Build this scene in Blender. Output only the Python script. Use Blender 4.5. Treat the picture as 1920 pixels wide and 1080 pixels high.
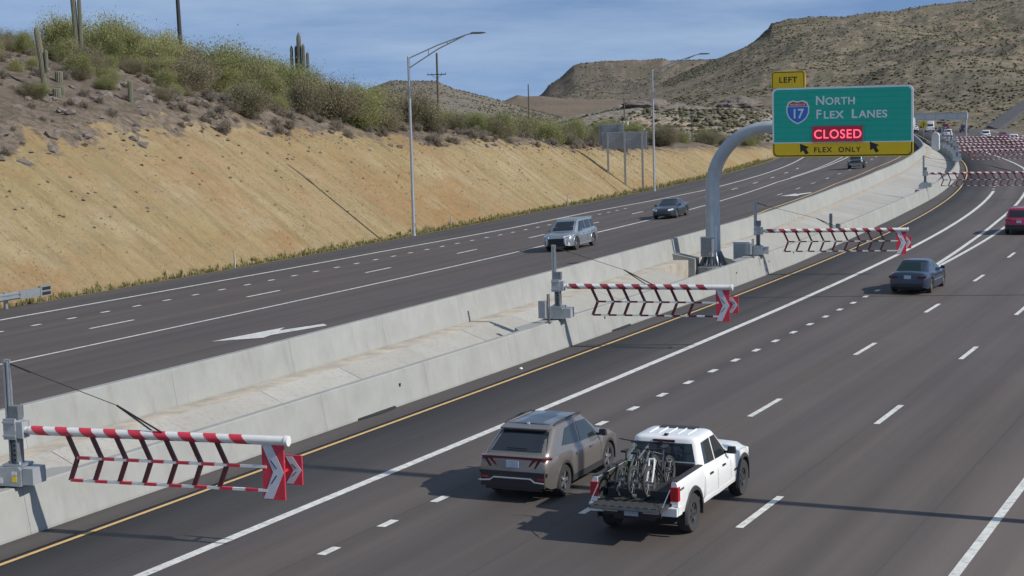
import bpy, math, random
import numpy as np
from mathutils import Vector, Matrix, noise

scene = bpy.context.scene
C = scene.collection
for o in list(bpy.data.objects):
    bpy.data.objects.remove(o)

# ---------------------------------------------------------------- camera
CAM_F, CAM_PITCH, CAM_ROLL, CAM_H, CAM_YAW = 3156.4, 0.1086, -0.0259, 9.095, 0.43233
cam_data = bpy.data.cameras.new('camera')
cam_data.sensor_width = 36.0
cam_data.lens = 36.0 * CAM_F / 1920.0
cam_data.clip_start = 0.5
cam_data.clip_end = 12000.0
cam = bpy.data.objects.new('camera', cam_data)
C.objects.link(cam)
_r = Vector((math.cos(CAM_YAW), math.sin(CAM_YAW), 0))
_fh = Vector((-math.sin(CAM_YAW), math.cos(CAM_YAW), 0))
_f = _fh * math.cos(CAM_PITCH) - Vector((0, 0, 1)) * math.sin(CAM_PITCH)
_u = _fh * math.sin(CAM_PITCH) + Vector((0, 0, 1)) * math.cos(CAM_PITCH)
_ex = _r * math.cos(CAM_ROLL) + _u * math.sin(CAM_ROLL)
_ey = -_r * math.sin(CAM_ROLL) + _u * math.cos(CAM_ROLL)
M = Matrix((_ex, _ey, -_f)).transposed().to_4x4()
M.translation = Vector((0, 0, CAM_H))
cam.matrix_world = M
scene.camera = cam
scene.render.resolution_x = 1024
scene.render.resolution_y = 576

# ---------------------------------------------------------------- sky and sun
SUN_EL = math.radians(36.0)
world = bpy.data.worlds.new('World')
scene.world = world
world.use_nodes = True
wn = world.node_tree.nodes
wl = world.node_tree.links
wn.clear()
w_out = wn.new('ShaderNodeOutputWorld')
w_bg = wn.new('ShaderNodeBackground')
w_sky = wn.new('ShaderNodeTexSky')
w_sky.sky_type = 'NISHITA'
w_sky.sun_disc = False
w_sky.sun_elevation = SUN_EL
w_sky.sun_rotation = math.radians(90.0)      # sun stands over +X
w_sky.altitude = 1500.0
w_sky.air_density = 1.0
w_sky.dust_density = 0.35
w_sky.ozone_density = 2.0
# thin high cirrus: the same everywhere on the dome
w_tc = wn.new('ShaderNodeTexCoord')
w_map = wn.new('ShaderNodeMapping')
w_map.inputs['Scale'].default_value = (1.6, 1.6, 11.0)
w_map.inputs['Rotation'].default_value = (0.05, 0.06, 0.4)
w_n = wn.new('ShaderNodeTexNoise')
w_n.inputs['Scale'].default_value = 2.6
w_n.inputs['Detail'].default_value = 7.0
w_n.inputs['Roughness'].default_value = 0.6
w_r = wn.new('ShaderNodeMapRange')
w_r.inputs['From Min'].default_value = 0.30
w_r.inputs['From Max'].default_value = 0.82
w_r.inputs['To Min'].default_value = 0.0
w_r.inputs['To Max'].default_value = 0.45
w_mix = wn.new('ShaderNodeMixRGB')
w_mix.inputs['Color2'].default_value = (4.9, 5.8, 6.5, 1)
# an even desert sky: the horizon takes the colour of the air some way above it
w_lift = wn.new('ShaderNodeVectorMath')
w_lift.operation = 'MULTIPLY_ADD'
w_lift.inputs[1].default_value = (1.0, 1.0, 0.75)
w_lift.inputs[2].default_value = (0.0, 0.0, 0.36)
w_norm = wn.new('ShaderNodeVectorMath')
w_norm.operation = 'NORMALIZE'
wl.new(w_tc.outputs['Generated'], w_lift.inputs[0])
wl.new(w_lift.outputs['Vector'], w_norm.inputs[0])
wl.new(w_norm.outputs['Vector'], w_sky.inputs['Vector'])
wl.new(w_tc.outputs['Generated'], w_map.inputs['Vector'])
wl.new(w_map.outputs['Vector'], w_n.inputs['Vector'])
wl.new(w_n.outputs['Fac'], w_r.inputs['Value'])
wl.new(w_r.outputs['Result'], w_mix.inputs['Fac'])
wl.new(w_sky.outputs['Color'], w_mix.inputs['Color1'])
wl.new(w_mix.outputs['Color'], w_bg.inputs['Color'])
wl.new(w_bg.outputs['Background'], w_out.inputs['Surface'])
w_bg.inputs['Strength'].default_value = 0.103

sun_data = bpy.data.lights.new('sun', 'SUN')
sun_data.energy = 3.0
sun_data.angle = math.radians(0.53)
sun_data.color = (1.0, 0.94, 0.85)
sun = bpy.data.objects.new('sun', sun_data)
C.objects.link(sun)
sun.rotation_euler = Vector((math.cos(SUN_EL), 0.0, math.sin(SUN_EL))).to_track_quat('Z', 'Y').to_euler()
sun.location = (40, 0, 40)

scene.view_settings.view_transform = 'Standard'
scene.view_settings.look = 'None'
scene.view_settings.gamma = 1.0
scene.view_settings.exposure = 0.58

# ---------------------------------------------------------------- helpers
class MB:
    """collects faces for one mesh"""
    def __init__(self):
        self.v = []
        self.f = []

    def add(self, vs, fs):
        n = len(self.v)
        self.v.extend([tuple(p) for p in vs])
        self.f.extend([tuple(i + n for i in q) for q in fs])
        return self

    def box(self, c, s, rz=0.0, m=None, taper=1.0):
        x, y, z = s[0] / 2, s[1] / 2, s[2] / 2
        vs = []
        for dz in (-1, 1):
            k = taper if dz > 0 else 1.0
            for dx, dy in ((-1, -1), (1, -1), (1, 1), (-1, 1)):
                vs.append(Vector((dx * x * k, dy * y * k, dz * z)))
        if rz:
            R = Matrix.Rotation(rz, 3, 'Z')
            vs = [R @ p for p in vs]
        if m is not None:
            vs = [m @ p for p in vs]
        c = Vector(c)
        vs = [p + c for p in vs]
        return self.add(vs, [(0, 3, 2, 1), (4, 5, 6, 7), (0, 1, 5, 4), (1, 2, 6, 5), (2, 3, 7, 6), (3, 0, 4, 7)])

    def tube(self, pts, r, n=10, cap=True, r2=None):
        """tube along a polyline; r scalar, list or (start, end) by r2"""
        pts = [Vector(p) for p in pts]
        k = len(pts)
        if r2 is not None:
            rs = [r + (r2 - r) * i / (k - 1) for i in range(k)]
        elif isinstance(r, (list, tuple)):
            rs = list(r)
        else:
            rs = [r] * k
        rings = []
        up = None
        for i, p in enumerate(pts):
            t = (pts[min(i + 1, k - 1)] - pts[max(i - 1, 0)])
            if t.length < 1e-9:
                t = Vector((0, 0, 1))
            t.normalize()
            if up is None:
                up = Vector((0, 0, 1)) if abs(t.z) < 0.9 else Vector((0, 1, 0))
            a = t.cross(up)
            if a.length < 1e-6:
                a = t.cross(Vector((1, 0, 0)))
            a.normalize()
            b = a.cross(t)
            up = b
            rings.append([p + (a * math.cos(2 * math.pi * j / n) + b * math.sin(2 * math.pi * j / n)) * rs[i] for j in range(n)])
        vs = [q for rg in rings for q in rg]
        fs = []
        for i in range(k - 1):
            for j in range(n):
                j2 = (j + 1) % n
                fs.append((i * n + j, i * n + j2, (i + 1) * n + j2, (i + 1) * n + j))
        if cap:
            fs.append(tuple(range(n - 1, -1, -1)))
            fs.append(tuple((k - 1) * n + j for j in range(n)))
        return self.add(vs, fs)

    def lathe(self, prof, n=24, axis='Z', c=(0, 0, 0)):
        """prof: list of (radius, height)"""
        vs = []
        for r, hh in prof:
            for j in range(n):
                a = 2 * math.pi * j / n
                if axis == 'Z':
                    p = (r * math.cos(a), r * math.sin(a), hh)
                elif axis == 'X':
                    p = (hh, r * math.cos(a), r * math.sin(a))
                else:
                    p = (r * math.cos(a), hh, r * math.sin(a))
                vs.append((p[0] + c[0], p[1] + c[1], p[2] + c[2]))
        fs = []
        for i in range(len(prof) - 1):
            for j in range(n):
                j2 = (j + 1) % n
                fs.append((i * n + j, i * n + j2, (i + 1) * n + j2, (i + 1) * n + j))
        return self.add(vs, fs)

    def prism(self, poly, depth, fn):
        """poly: 2D outline; fn(u, v, w) -> 3D point, w in 0..depth"""
        n = len(poly)
        vs = [fn(u, v, 0.0) for u, v in poly] + [fn(u, v, depth) for u, v in poly]
        fs = [tuple(range(n - 1, -1, -1)), tuple(range(n, 2 * n))]
        for i in range(n):
            j = (i + 1) % n
            fs.append((i, j, n + j, n + i))
        return self.add(vs, fs)

    def grid(self, fn, nu, nv, flip=False):
        vs = [fn(i / nu, j / nv) for j in range(nv + 1) for i in range(nu + 1)]
        fs = []
        for j in range(nv):
            for i in range(nu):
                a = j * (nu + 1) + i
                q = (a, a + 1, a + nu + 2, a + nu + 1)
                fs.append(q[::-1] if flip else q)
        return self.add(vs, fs)


def mesh_obj(name, me, mat, parent=None, smooth=False, sharp=40):
    if mat is not None:
        me.materials.append(mat)
    if smooth:
        me.polygons.foreach_set('use_smooth', [True] * len(me.polygons))
        me.set_sharp_from_angle(angle=math.radians(sharp))
    o = bpy.data.objects.new(name, me)
    C.objects.link(o)
    if parent is not None:
        o.parent = parent
    return o


def obj(name, mb, mat, parent=None, smooth=False, sharp=40, loc=None, fix=True):
    me = bpy.data.meshes.new(name)
    me.from_pydata([tuple(p) for p in mb.v], [], mb.f)
    if fix:
        import bmesh
        bm = bmesh.new()
        bm.from_mesh(me)
        bmesh.ops.recalc_face_normals(bm, faces=bm.faces)
        bm.to_mesh(me)
        bm.free()
    me.update()
    o = mesh_obj(name, me, mat, parent, smooth, sharp)
    if loc is not None:
        o.location = loc
    return o


def np_obj(name, verts, faces, mat, parent=None, attr=None, smooth=False, uv=None):
    """verts (n,3), faces (m,k) arrays of one polygon size"""
    me = bpy.data.meshes.new(name)
    nv, (nf, k) = len(verts), faces.shape
    me.vertices.add(nv)
    me.vertices.foreach_set('co', np.ascontiguousarray(verts, dtype=np.float32).ravel())
    me.loops.add(nf * k)
    me.loops.foreach_set('vertex_index', np.ascontiguousarray(faces, dtype=np.int32).ravel())
    me.polygons.add(nf)
    me.polygons.foreach_set('loop_start', np.arange(0, nf * k, k, dtype=np.int32))
    me.polygons.foreach_set('loop_total', np.full(nf, k, dtype=np.int32))
    if smooth:
        me.polygons.foreach_set('use_smooth', np.ones(nf, dtype=bool))
    me.update(calc_edges=True)
    if attr is not None:
        for nm, vals in attr.items():
            a = me.attributes.new(nm, 'FLOAT', 'POINT')
            a.data.foreach_set('value', np.ascontiguousarray(vals, dtype=np.float32))
    if uv is not None:
        l = me.uv_layers.new(name='road')
        l.data.foreach_set('uv', np.ascontiguousarray(uv[faces.ravel()], dtype=np.float32).ravel())
    me.validate()
    return mesh_obj(name, me, mat, parent)


def tag(o, label=None, cat=None, group=None, kind=None):
    if label:
        o['label'] = label
    if cat:
        o['category'] = cat
    if group:
        o['group'] = group
    if kind:
        o['kind'] = kind
    return o


def thing(name, label, cat, loc=(0, 0, 0), rz=0.0, group=None):
    o = bpy.data.objects.new(name, None)
    o.empty_display_size = 0.3
    C.objects.link(o)
    o.location = loc
    o.rotation_euler = (0, 0, rz)
    return tag(o, label, cat, group)


def copy_tree(o, parent=None):
    c = o.copy()
    C.objects.link(c)
    if parent is not None:
        c.parent = parent
    for ch in list(o.children):
        copy_tree(ch, c)
    return c


# ---------------------------------------------------------------- materials
def _nodes(name):
    m = bpy.data.materials.new(name)
    m.use_nodes = True
    nt = m.node_tree
    return m, nt, nt.nodes['Principled BSDF']


def mat(name, col, rough=0.6, metal=0.0, var=0.0, scale=8.0, bump=0.0, bscale=60.0, coat=0.0, spec=0.5, emit=None, estr=0.0, col2=None, detail=5.0, stretch=None, trans=0.0, dirt=None):
    """procedural principled material: colour mottled by noise, optional fine bump"""
    m, nt, p = _nodes(name)
    N, L = nt.nodes, nt.links
    p.inputs['Base Color'].default_value = (*col, 1)
    p.inputs['Roughness'].default_value = rough
    p.inputs['Metallic'].default_value = metal
    p.inputs['Coat Weight'].default_value = coat
    p.inputs['Coat Roughness'].default_value = 0.06
    p.inputs['Specular IOR Level'].default_value = spec
    if trans:
        p.inputs['Transmission Weight'].default_value = trans
    if emit:
        p.inputs['Emission Color'].default_value = (*emit, 1)
        p.inputs['Emission Strength'].default_value = estr
    tc = N.new('ShaderNodeTexCoord')
    vec = tc.outputs['Object']
    if stretch:
        mp = N.new('ShaderNodeMapping')
        mp.inputs['Scale'].default_value = stretch
        L.new(vec, mp.inputs['Vector'])
        vec = mp.outputs['Vector']
    if var > 0 or col2:
        n = N.new('ShaderNodeTexNoise')
        n.inputs['Scale'].default_value = scale
        n.inputs['Detail'].default_value = detail
        n.inputs['Roughness'].default_value = 0.62
        L.new(vec, n.inputs['Vector'])
        r = N.new('ShaderNodeMapRange')
        r.inputs['From Min'].default_value = 0.3
        r.inputs['From Max'].default_value = 0.7
        L.new(n.outputs['Fac'], r.inputs['Value'])
        mx = N.new('ShaderNodeMixRGB')
        c2 = col2 if col2 else tuple(min(1, c * (1 + var)) for c in col)
        c1 = col if col2 else tuple(c * (1 - var) for c in col)
        mx.inputs['Color1'].default_value = (*c1, 1)
        mx.inputs['Color2'].default_value = (*c2, 1)
        L.new(r.outputs['Result'], mx.inputs['Fac'])
        out = mx.outputs['Color']
        if dirt:
            n2 = N.new('ShaderNodeTexNoise')
            n2.inputs['Scale'].default_value = dirt[1]
            n2.inputs['Detail'].default_value = 8
            n2.inputs['Roughness'].default_value = 0.75
            mp2 = N.new('ShaderNodeMapping')
            mp2.inputs['Scale'].default_value = dirt[3]
            L.new(tc.outputs['Object'], mp2.inputs['Vector'])
            L.new(mp2.outputs['Vector'], n2.inputs['Vector'])
            r2 = N.new('ShaderNodeMapRange')
            r2.inputs['From Min'].default_value = 0.50
            r2.inputs['From Max'].default_value = 0.66
            r2.inputs['To Max'].default_value = dirt[2]
            L.new(n2.outputs['Fac'], r2.inputs['Value'])
            m2 = N.new('ShaderNodeMixRGB')
            m2.inputs['Color2'].default_value = (*dirt[0], 1)
            L.new(r2.outputs['Result'], m2.inputs['Fac'])
            L.new(out, m2.inputs['Color1'])
            out = m2.outputs['Color']
        L.new(out, p.inputs['Base Color'])
    if bump > 0:
        nb = N.new('ShaderNodeTexNoise')
        nb.inputs['Scale'].default_value = bscale
        nb.inputs['Detail'].default_value = 6
        L.new(vec, nb.inputs['Vector'])
        b = N.new('ShaderNodeBump')
        b.inputs['Strength'].default_value = bump
        b.inputs['Distance'].default_value = 0.02
        L.new(nb.outputs['Fac'], b.inputs['Height'])
        L.new(b.outputs['Normal'], p.inputs['Normal'])
    return m


def asphalt_mat(name, base, tint, lane0=5.83):
    """aged asphalt: fine grain, streaks that run with the lanes, faint paving seams"""
    m, nt, p = _nodes(name)
    N, L = nt.nodes, nt.links
    p.inputs['Roughness'].default_value = 0.82
    p.inputs['Specular IOR Level'].default_value = 0.35
    uv = N.new('ShaderNodeUVMap')
    uv.uv_map = 'road'

    def nz(scale, sx, sy, detail=5, rough=0.6):
        mp = N.new('ShaderNodeMapping')
        mp.inputs['Scale'].default_value = (sx, sy, 1)
        L.new(uv.outputs['UV'], mp.inputs['Vector'])
        n = N.new('ShaderNodeTexNoise')
        n.inputs['Scale'].default_value = scale
        n.inputs['Detail'].default_value = detail
        n.inputs['Roughness'].default_value = rough
        L.new(mp.outputs['Vector'], n.inputs['Vector'])
        return n.outputs['Fac']

    def rng(s, a, b, c, d):
        r = N.new('ShaderNodeMapRange')
        for k, v in zip(('From Min', 'From Max', 'To Min', 'To Max'), (a, b, c, d)):
            r.inputs[k].default_value = v
        L.new(s, r.inputs['Value'])
        return r.outputs['Result']

    def mul(a, b):
        q = N.new('ShaderNodeMath')
        q.operation = 'MULTIPLY'
        L.new(a, q.inputs[0])
        L.new(b, q.inputs[1])
        return q.outputs[0]
    streak = rng(nz(1.0, 1.3, 0.02, 4), 0.3, 0.7, 0.84, 1.14)
    patch = rng(nz(1.0, 0.12, 0.05, 5), 0.3, 0.7, 0.88, 1.12)
    grain = rng(nz(1.0, 26, 26, 3, 0.8), 0.25, 0.75, 0.78, 1.22)
    f = mul(mul(streak, patch), grain)
    # worn wheel paths and paving seams, laid out by lane
    sx_ = N.new('ShaderNodeSeparateXYZ')
    L.new(uv.outputs['UV'], sx_.inputs[0])

    def math_(op, a, b=None, c=None):
        q = N.new('ShaderNodeMath')
        q.operation = op
        for i, v in enumerate((a, b, c)):
            if v is None:
                continue
            if isinstance(v, (int, float)):
                q.inputs[i].default_value = v
            else:
                L.new(v, q.inputs[i])
        return q.outputs[0]
    wob = math_('MULTIPLY_ADD', nz(1.0, 0.0, 0.06, 3), 0.5, -0.25)
    ph = math_('MULTIPLY', math_('ADD', math_('SUBTRACT', sx_.outputs['X'], lane0), wob), 2 * math.pi / 1.83)
    band = math_('COSINE', ph)
    f = mul(f, math_('MULTIPLY_ADD', band, -0.06, 1.0))
    fr = math_('FRACT', math_('DIVIDE', math_('ADD', math_('SUBTRACT', sx_.outputs['X'], lane0), 36.77), 3.66))
    seam = math_('LESS_THAN', fr, 0.016)
    f = mul(f, math_('MULTIPLY_ADD', seam, -0.14, 1.0))
    mx = N.new('ShaderNodeMixRGB')
    mx.inputs['Color1'].default_value = (*base, 1)
    mx.inputs['Color2'].default_value = (*tint, 1)
    L.new(rng(nz(1.0, 0.3, 0.03, 4), 0.35, 0.65, 0, 1), mx.inputs['Fac'])
    vm = N.new('ShaderNodeVectorMath')
    vm.operation = 'SCALE'
    L.new(mx.outputs['Color'], vm.inputs[0])
    L.new(f, vm.inputs['Scale'])
    L.new(vm.outputs['Vector'], p.inputs['Base Color'])
    b = N.new('ShaderNodeBump')
    b.inputs['Strength'].default_value = 0.25
    b.inputs['Distance'].default_value = 0.01
    L.new(nz(1.0, 60, 60, 4, 0.7), b.inputs['Height'])
    L.new(b.outputs['Normal'], p.inputs['Normal'])
    return m


def leaf_mat(name, col, col2, rnd=0.35):
    """foliage: colour differs from bush to bush and from twig to twig"""
    m, nt, p = _nodes(name)
    N, L = nt.nodes, nt.links
    p.inputs['Roughness'].default_value = 0.75
    p.inputs['Specular IOR Level'].default_value = 0.2
    at = N.new('ShaderNodeAttribute')
    at.attribute_name = 'tint'
    oi = N.new('ShaderNodeObjectInfo')
    ad = N.new('ShaderNodeMath')
    ad.operation = 'MULTIPLY_ADD'
    ad.inputs[1].default_value = rnd
    L.new(oi.outputs['Random'], ad.inputs[0])
    L.new(at.outputs['Fac'], ad.inputs[2])
    mx = N.new('ShaderNodeMixRGB')
    mx.inputs['Color1'].default_value = (*col, 1)
    mx.inputs['Color2'].default_value = (*col2, 1)
    L.new(ad.outputs[0], mx.inputs['Fac'])
    L.new(mx.outputs['Color'], p.inputs['Base Color'])
    tr = N.new('ShaderNodeBsdfTranslucent')
    L.new(mx.outputs['Color'], tr.inputs['Color'])
    ms = N.new('ShaderNodeMixShader')
    ms.inputs[0].default_value = 0.3
    L.new(p.outputs[0], ms.inputs[1])
    L.new(tr.outputs[0], ms.inputs[2])
    L.new(ms.outputs[0], N['Material Output'].inputs['Surface'])
    return m


def terrain_mat(name, soil, soil2, scrub, scrub2, spot=1.2, amount=0.5, zone=None, red=None, big=0.02, streak=None):
    """desert ground: soil mottled by noise, speckled with low plants"""
    m, nt, p = _nodes(name)
    N, L = nt.nodes, nt.links
    p.inputs['Roughness'].default_value = 0.95
    p.inputs['Specular IOR Level'].default_value = 0.1
    tc = N.new('ShaderNodeTexCoord')

    def nz(scale, detail=6, rough=0.6, st=None):
        n = N.new('ShaderNodeTexNoise')
        n.inputs['Scale'].default_value = scale
        n.inputs['Detail'].default_value = detail
        n.inputs['Roughness'].default_value = rough
        if st:
            mp = N.new('ShaderNodeMapping')
            mp.inputs['Scale'].default_value = st
            L.new(tc.outputs['Object'], mp.inputs['Vector'])
            L.new(mp.outputs['Vector'], n.inputs['Vector'])
        else:
            L.new(tc.outputs['Object'], n.inputs['Vector'])
        return n.outputs['Fac']

    def rng(s, a, b, c=0.0, d=1.0):
        r = N.new('ShaderNodeMapRange')
        for k, v in zip(('From Min', 'From Max', 'To Min', 'To Max'), (a, b, c, d)):
            r.inputs[k].default_value = v
        L.new(s, r.inputs['Value'])
        return r.outputs['Result']

    def mix(f, a, b):
        x = N.new('ShaderNodeMixRGB')
        L.new(f, x.inputs['Fac'])
        for k, v in (('Color1', a), ('Color2', b)):
            if isinstance(v, tuple):
                x.inputs[k].default_value = (*v, 1)
            else:
                L.new(v, x.inputs[k])
        return x.outputs['Color']
    soil_c = mix(rng(nz(big, 8, 0.65), 0.35, 0.65), soil, soil2)
    if streak:
        soil_c = mix(rng(nz(1.0, 5, 0.6, streak[1]), 0.5, 0.7, 0, streak[2]), soil_c, streak[0])
    if red:
        soil_c = mix(rng(nz(big * 1.7, 6, 0.6), 0.52, 0.62), soil_c, red)
    scr_c = mix(rng(nz(big * 2.5, 5), 0.35, 0.65), scrub, scrub2)
    f = rng(nz(spot, 5, 0.72), 0.62 - 0.24 * amount, 0.70 - 0.24 * amount)
    c = mix(f, soil_c, scr_c)
    if zone:
        at = N.new('ShaderNodeAttribute')
        at.attribute_name = 'zone'
        ad = N.new('ShaderNodeMath')
        ad.operation = 'MULTIPLY_ADD'
        ad.inputs[1].default_value = 2.6
        ad.inputs[2].default_value = -1.3
        L.new(nz(0.55, 6, 0.7), ad.inputs[0])
        a2 = N.new('ShaderNodeMath')
        L.new(ad.outputs[0], a2.inputs[0])
        L.new(at.outputs['Fac'], a2.inputs[1])
        zf = rng(a2.outputs[0], 0.38, 0.62)
        s2 = mix(rng(nz(0.11, 7, 0.7), 0.38, 0.62), zone[0], zone[1])
        s2 = mix(rng(nz(0.07, 7, 0.75), 0.48, 0.60, 0, 0.85), s2, zone[4])
        s2 = mix(rng(nz(0.10, 7, 0.75), 0.52, 0.63, 0, 0.8), s2, zone[6])
        s2 = mix(rng(nz(0.35, 6, 0.75), 0.54, 0.66, 0, 0.6), s2, zone[5])
        # erosion streaks down the cut face and small dark stones
        s2 = mix(rng(nz(1.0, 5, 0.65, (0.22, 1.1, 0.22)), 0.46, 0.66, 0, 0.75), s2, zone[2])
        s2 = mix(rng(nz(2.2, 4, 0.7), 0.60, 0.70, 0, 0.6), s2, zone[3])
        c = mix(zf, s2, c)
    L.new(c, p.inputs['Base Color'])
    b = N.new('ShaderNodeBump')
    b.inputs['Strength'].default_value = 0.9
    b.inputs['Distance'].default_value = 0.35 / max(spot, 0.3)
    hgt = nz(spot * 0.9, 8, 0.7)
    if zone:
        mh = N.new('ShaderNodeMath')
        mh.operation = 'MULTIPLY_ADD'
        mh.inputs[1].default_value = 2.4
        L.new(nz(1.0, 6, 0.7, (0.35, 2.2, 0.35)), mh.inputs[0])
        L.new(hgt, mh.inputs[2])
        hgt = mh.outputs[0]
    L.new(hgt, b.inputs['Height'])
    L.new(b.outputs['Normal'], p.inputs['Normal'])
    return m


MT = {}
MT['asphalt'] = asphalt_mat('asphalt', (0.100, 0.084, 0.075), (0.088, 0.077, 0.073))
MT['asphalt_left'] = asphalt_mat('asphalt_left', (0.094, 0.078, 0.070), (0.082, 0.072, 0.068))
MT['white_paint'] = mat('white_paint', (0.62, 0.62, 0.58), 0.7, var=0.14, scale=3, detail=8, dirt=((0.17, 0.16, 0.15), 4, 0.7, (1, 1, 1)))
MT['yellow_paint'] = mat('yellow_paint', (0.60, 0.40, 0.16), 0.7, var=0.12, scale=3, detail=8, dirt=((0.25, 0.2, 0.14), 6, 0.5, (1, 1, 1)))
MT['concrete'] = mat('concrete', (0.43, 0.43, 0.40), 0.85, var=0.10, scale=0.9, bump=0.15, bscale=30, dirt=((0.25, 0.23, 0.20), 1.0, 0.55, (1.6, 1.6, 0.35)))
MT['concrete_b'] = mat('concrete_b', (0.39, 0.39, 0.36), 0.85, var=0.12, scale=0.7, bump=0.15, bscale=30, dirt=((0.22, 0.20, 0.17), 1.3, 0.6, (1.4, 1.4, 0.4)))
MT['slab'] = mat('slab', (0.348, 0.340, 0.311), 0.9, var=0.07, scale=0.7, bump=0.3, bscale=25, dirt=((0.178, 0.163, 0.141), 7.0, 0.45, (1, 1, 1)))
MT['gutter'] = mat('gutter', (0.288, 0.264, 0.224), 0.92, var=0.25, scale=1.4, bump=0.2, bscale=30)
MT['footing'] = mat('footing', (0.27, 0.275, 0.26), 0.88, var=0.12, scale=1.5, bump=0.2, bscale=30)
MT['galv'] = mat('galv', (0.40, 0.43, 0.45), 0.42, 0.7, var=0.14, scale=5)
MT['galv_dark'] = mat('galv_dark', (0.20, 0.215, 0.225), 0.5, 0.5, var=0.2, scale=6)
MT['pole_steel'] = mat('pole_steel', (0.46, 0.47, 0.48), 0.4, 0.75, var=0.08, scale=3)
MT['monotube'] = mat('monotube', (0.40, 0.44, 0.46), 0.42, 0.2, var=0.12, scale=1.2)
MT['cab_grey'] = mat('cab_grey', (0.34, 0.36, 0.38), 0.5, 0.25, var=0.08, scale=4)
MT['cab_white'] = mat('cab_white', (0.55, 0.56, 0.55), 0.5, 0.1, var=0.06, scale=3)
MT['gate_white'] = mat('gate_white', (0.66, 0.66, 0.63), 0.45, var=0.06, scale=5)
MT['gate_red'] = mat('gate_red', (0.55, 0.035, 0.06), 0.42, var=0.10, scale=6)
MT['gate_maroon'] = mat('gate_maroon', (0.075, 0.014, 0.019), 0.5, var=0.15, scale=8)
MT['gate_dark_red'] = mat('gate_dark_red', (0.26, 0.03, 0.045), 0.5, var=0.15, scale=6)  # deeper red for the arm bands of all gates beyond the first
MT['chevron'] = mat('chevron', (0.55, 0.57, 0.62), 0.4, 0.1, var=0.06, scale=8)
MT['black'] = mat('black', (0.015, 0.015, 0.016), 0.55)
MT['rubber'] = mat('rubber', (0.035, 0.034, 0.034), 0.85, var=0.2, scale=20)
MT['glass'] = mat('glass', (0.018, 0.024, 0.03), 0.06, spec=0.6)
MT['rim'] = mat('rim', (0.42, 0.42, 0.43), 0.35, 0.8)
MT['rim_dark'] = mat('rim_dark', (0.09, 0.09, 0.095), 0.4, 0.6)
MT['trim'] = mat('trim', (0.028, 0.028, 0.03), 0.6, var=0.1)
MT['tail'] = mat('tail', (0.42, 0.012, 0.02), 0.2, coat=0.5)
MT['tail_dark'] = mat('tail_dark', (0.10, 0.008, 0.012), 0.2, coat=0.6)
MT['lamp'] = mat('lamp', (0.75, 0.78, 0.8), 0.15, coat=0.6)
MT['plate'] = mat('plate', (0.55, 0.58, 0.62), 0.5, col2=(0.35, 0.42, 0.6), scale=14)
MT['chrome'] = mat('chrome', (0.6, 0.6, 0.6), 0.2, 0.9)
MT['sign_green'] = mat('sign_green', (0.009, 0.460, 0.333), 0.45, var=0.05, scale=2)
MT['sign_yellow'] = mat('sign_yellow', (0.880, 0.583, 0.009), 0.45, var=0.05, scale=2)
MT['sign_white'] = mat('sign_white', (0.80, 0.84, 0.82), 0.45)
MT['sign_black'] = mat('sign_black', (0.02, 0.02, 0.018), 0.5)
MT['sign_blue'] = mat('sign_blue', (0.03, 0.18, 0.62), 0.45)
MT['sign_red'] = mat('sign_red', (0.40, 0.04, 0.06), 0.45)
MT['sign_back'] = mat('sign_back', (0.34, 0.37, 0.40), 0.5, 0.4, var=0.1, scale=3)
MT['led_panel'] = mat('led_panel', (0.10, 0.02, 0.03), 0.5, emit=(0.5, 0.015, 0.05), estr=0.16)
MT['led'] = mat('led', (0.5, 0.02, 0.05), 0.4, emit=(1.0, 0.10, 0.17), estr=1.1)
MT['wood'] = mat('wood', (0.10, 0.075, 0.055), 0.85, var=0.3, scale=3, stretch=(3, 3, 0.3))
MT['wood_dark'] = mat('wood_dark', (0.035, 0.035, 0.04), 0.85, var=0.25, scale=3, stretch=(3, 3, 0.3))
MT['saguaro'] = mat('saguaro', (0.115, 0.125, 0.075), 0.8, col2=(0.17, 0.155, 0.12), scale=1.2, bump=0.3)
MT['rock'] = mat('rock', (0.20, 0.165, 0.14), 0.95, col2=(0.11, 0.095, 0.088), scale=1.6, bump=0.8, bscale=4)

# ================================================================ ROAD ALIGNMENT
# s runs along the yellow line of the northbound road, d to its right, in metres
_ds = 0.25
_S = np.arange(-20.0, 520.0, _ds)
_k = (-1.1798 + 3.8729 * _S / 100 - 1.3894 * (_S / 100) ** 2) / 1000.0
_k[_S > 205] = 0.0012
_T = np.cumsum(_k) * _ds
_T -= np.interp(0, _S, _T)
_T = np.minimum(_T, 0.235)
_X = np.cumsum(-np.sin(_T)) * _ds
_Y = np.cumsum(np.cos(_T)) * _ds
_X = _X - np.interp(0, _S, _X) - 24.026
_Y = _Y - np.interp(0, _S, _Y)


def R(s, d, z=0.0):
    t = float(np.interp(s, _S, _T))
    return Vector((float(np.interp(s, _S, _X)) + d * math.cos(t), float(np.interp(s, _S, _Y)) + d * math.sin(t), z))


def RA(s, d, z):
    t = np.interp(s, _S, _T)
    return np.stack([np.interp(s, _S, _X) + d * np.cos(t), np.interp(s, _S, _Y) + d * np.sin(t), z + 0 * s], -1)


def heading(s):
    return float(np.interp(s, _S, _T))


def table(*pairs):
    a = np.array([p[0] for p in pairs], float)
    b = np.array([p[1] for p in pairs], float)
    return lambda s: np.interp(s, a, b)


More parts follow.
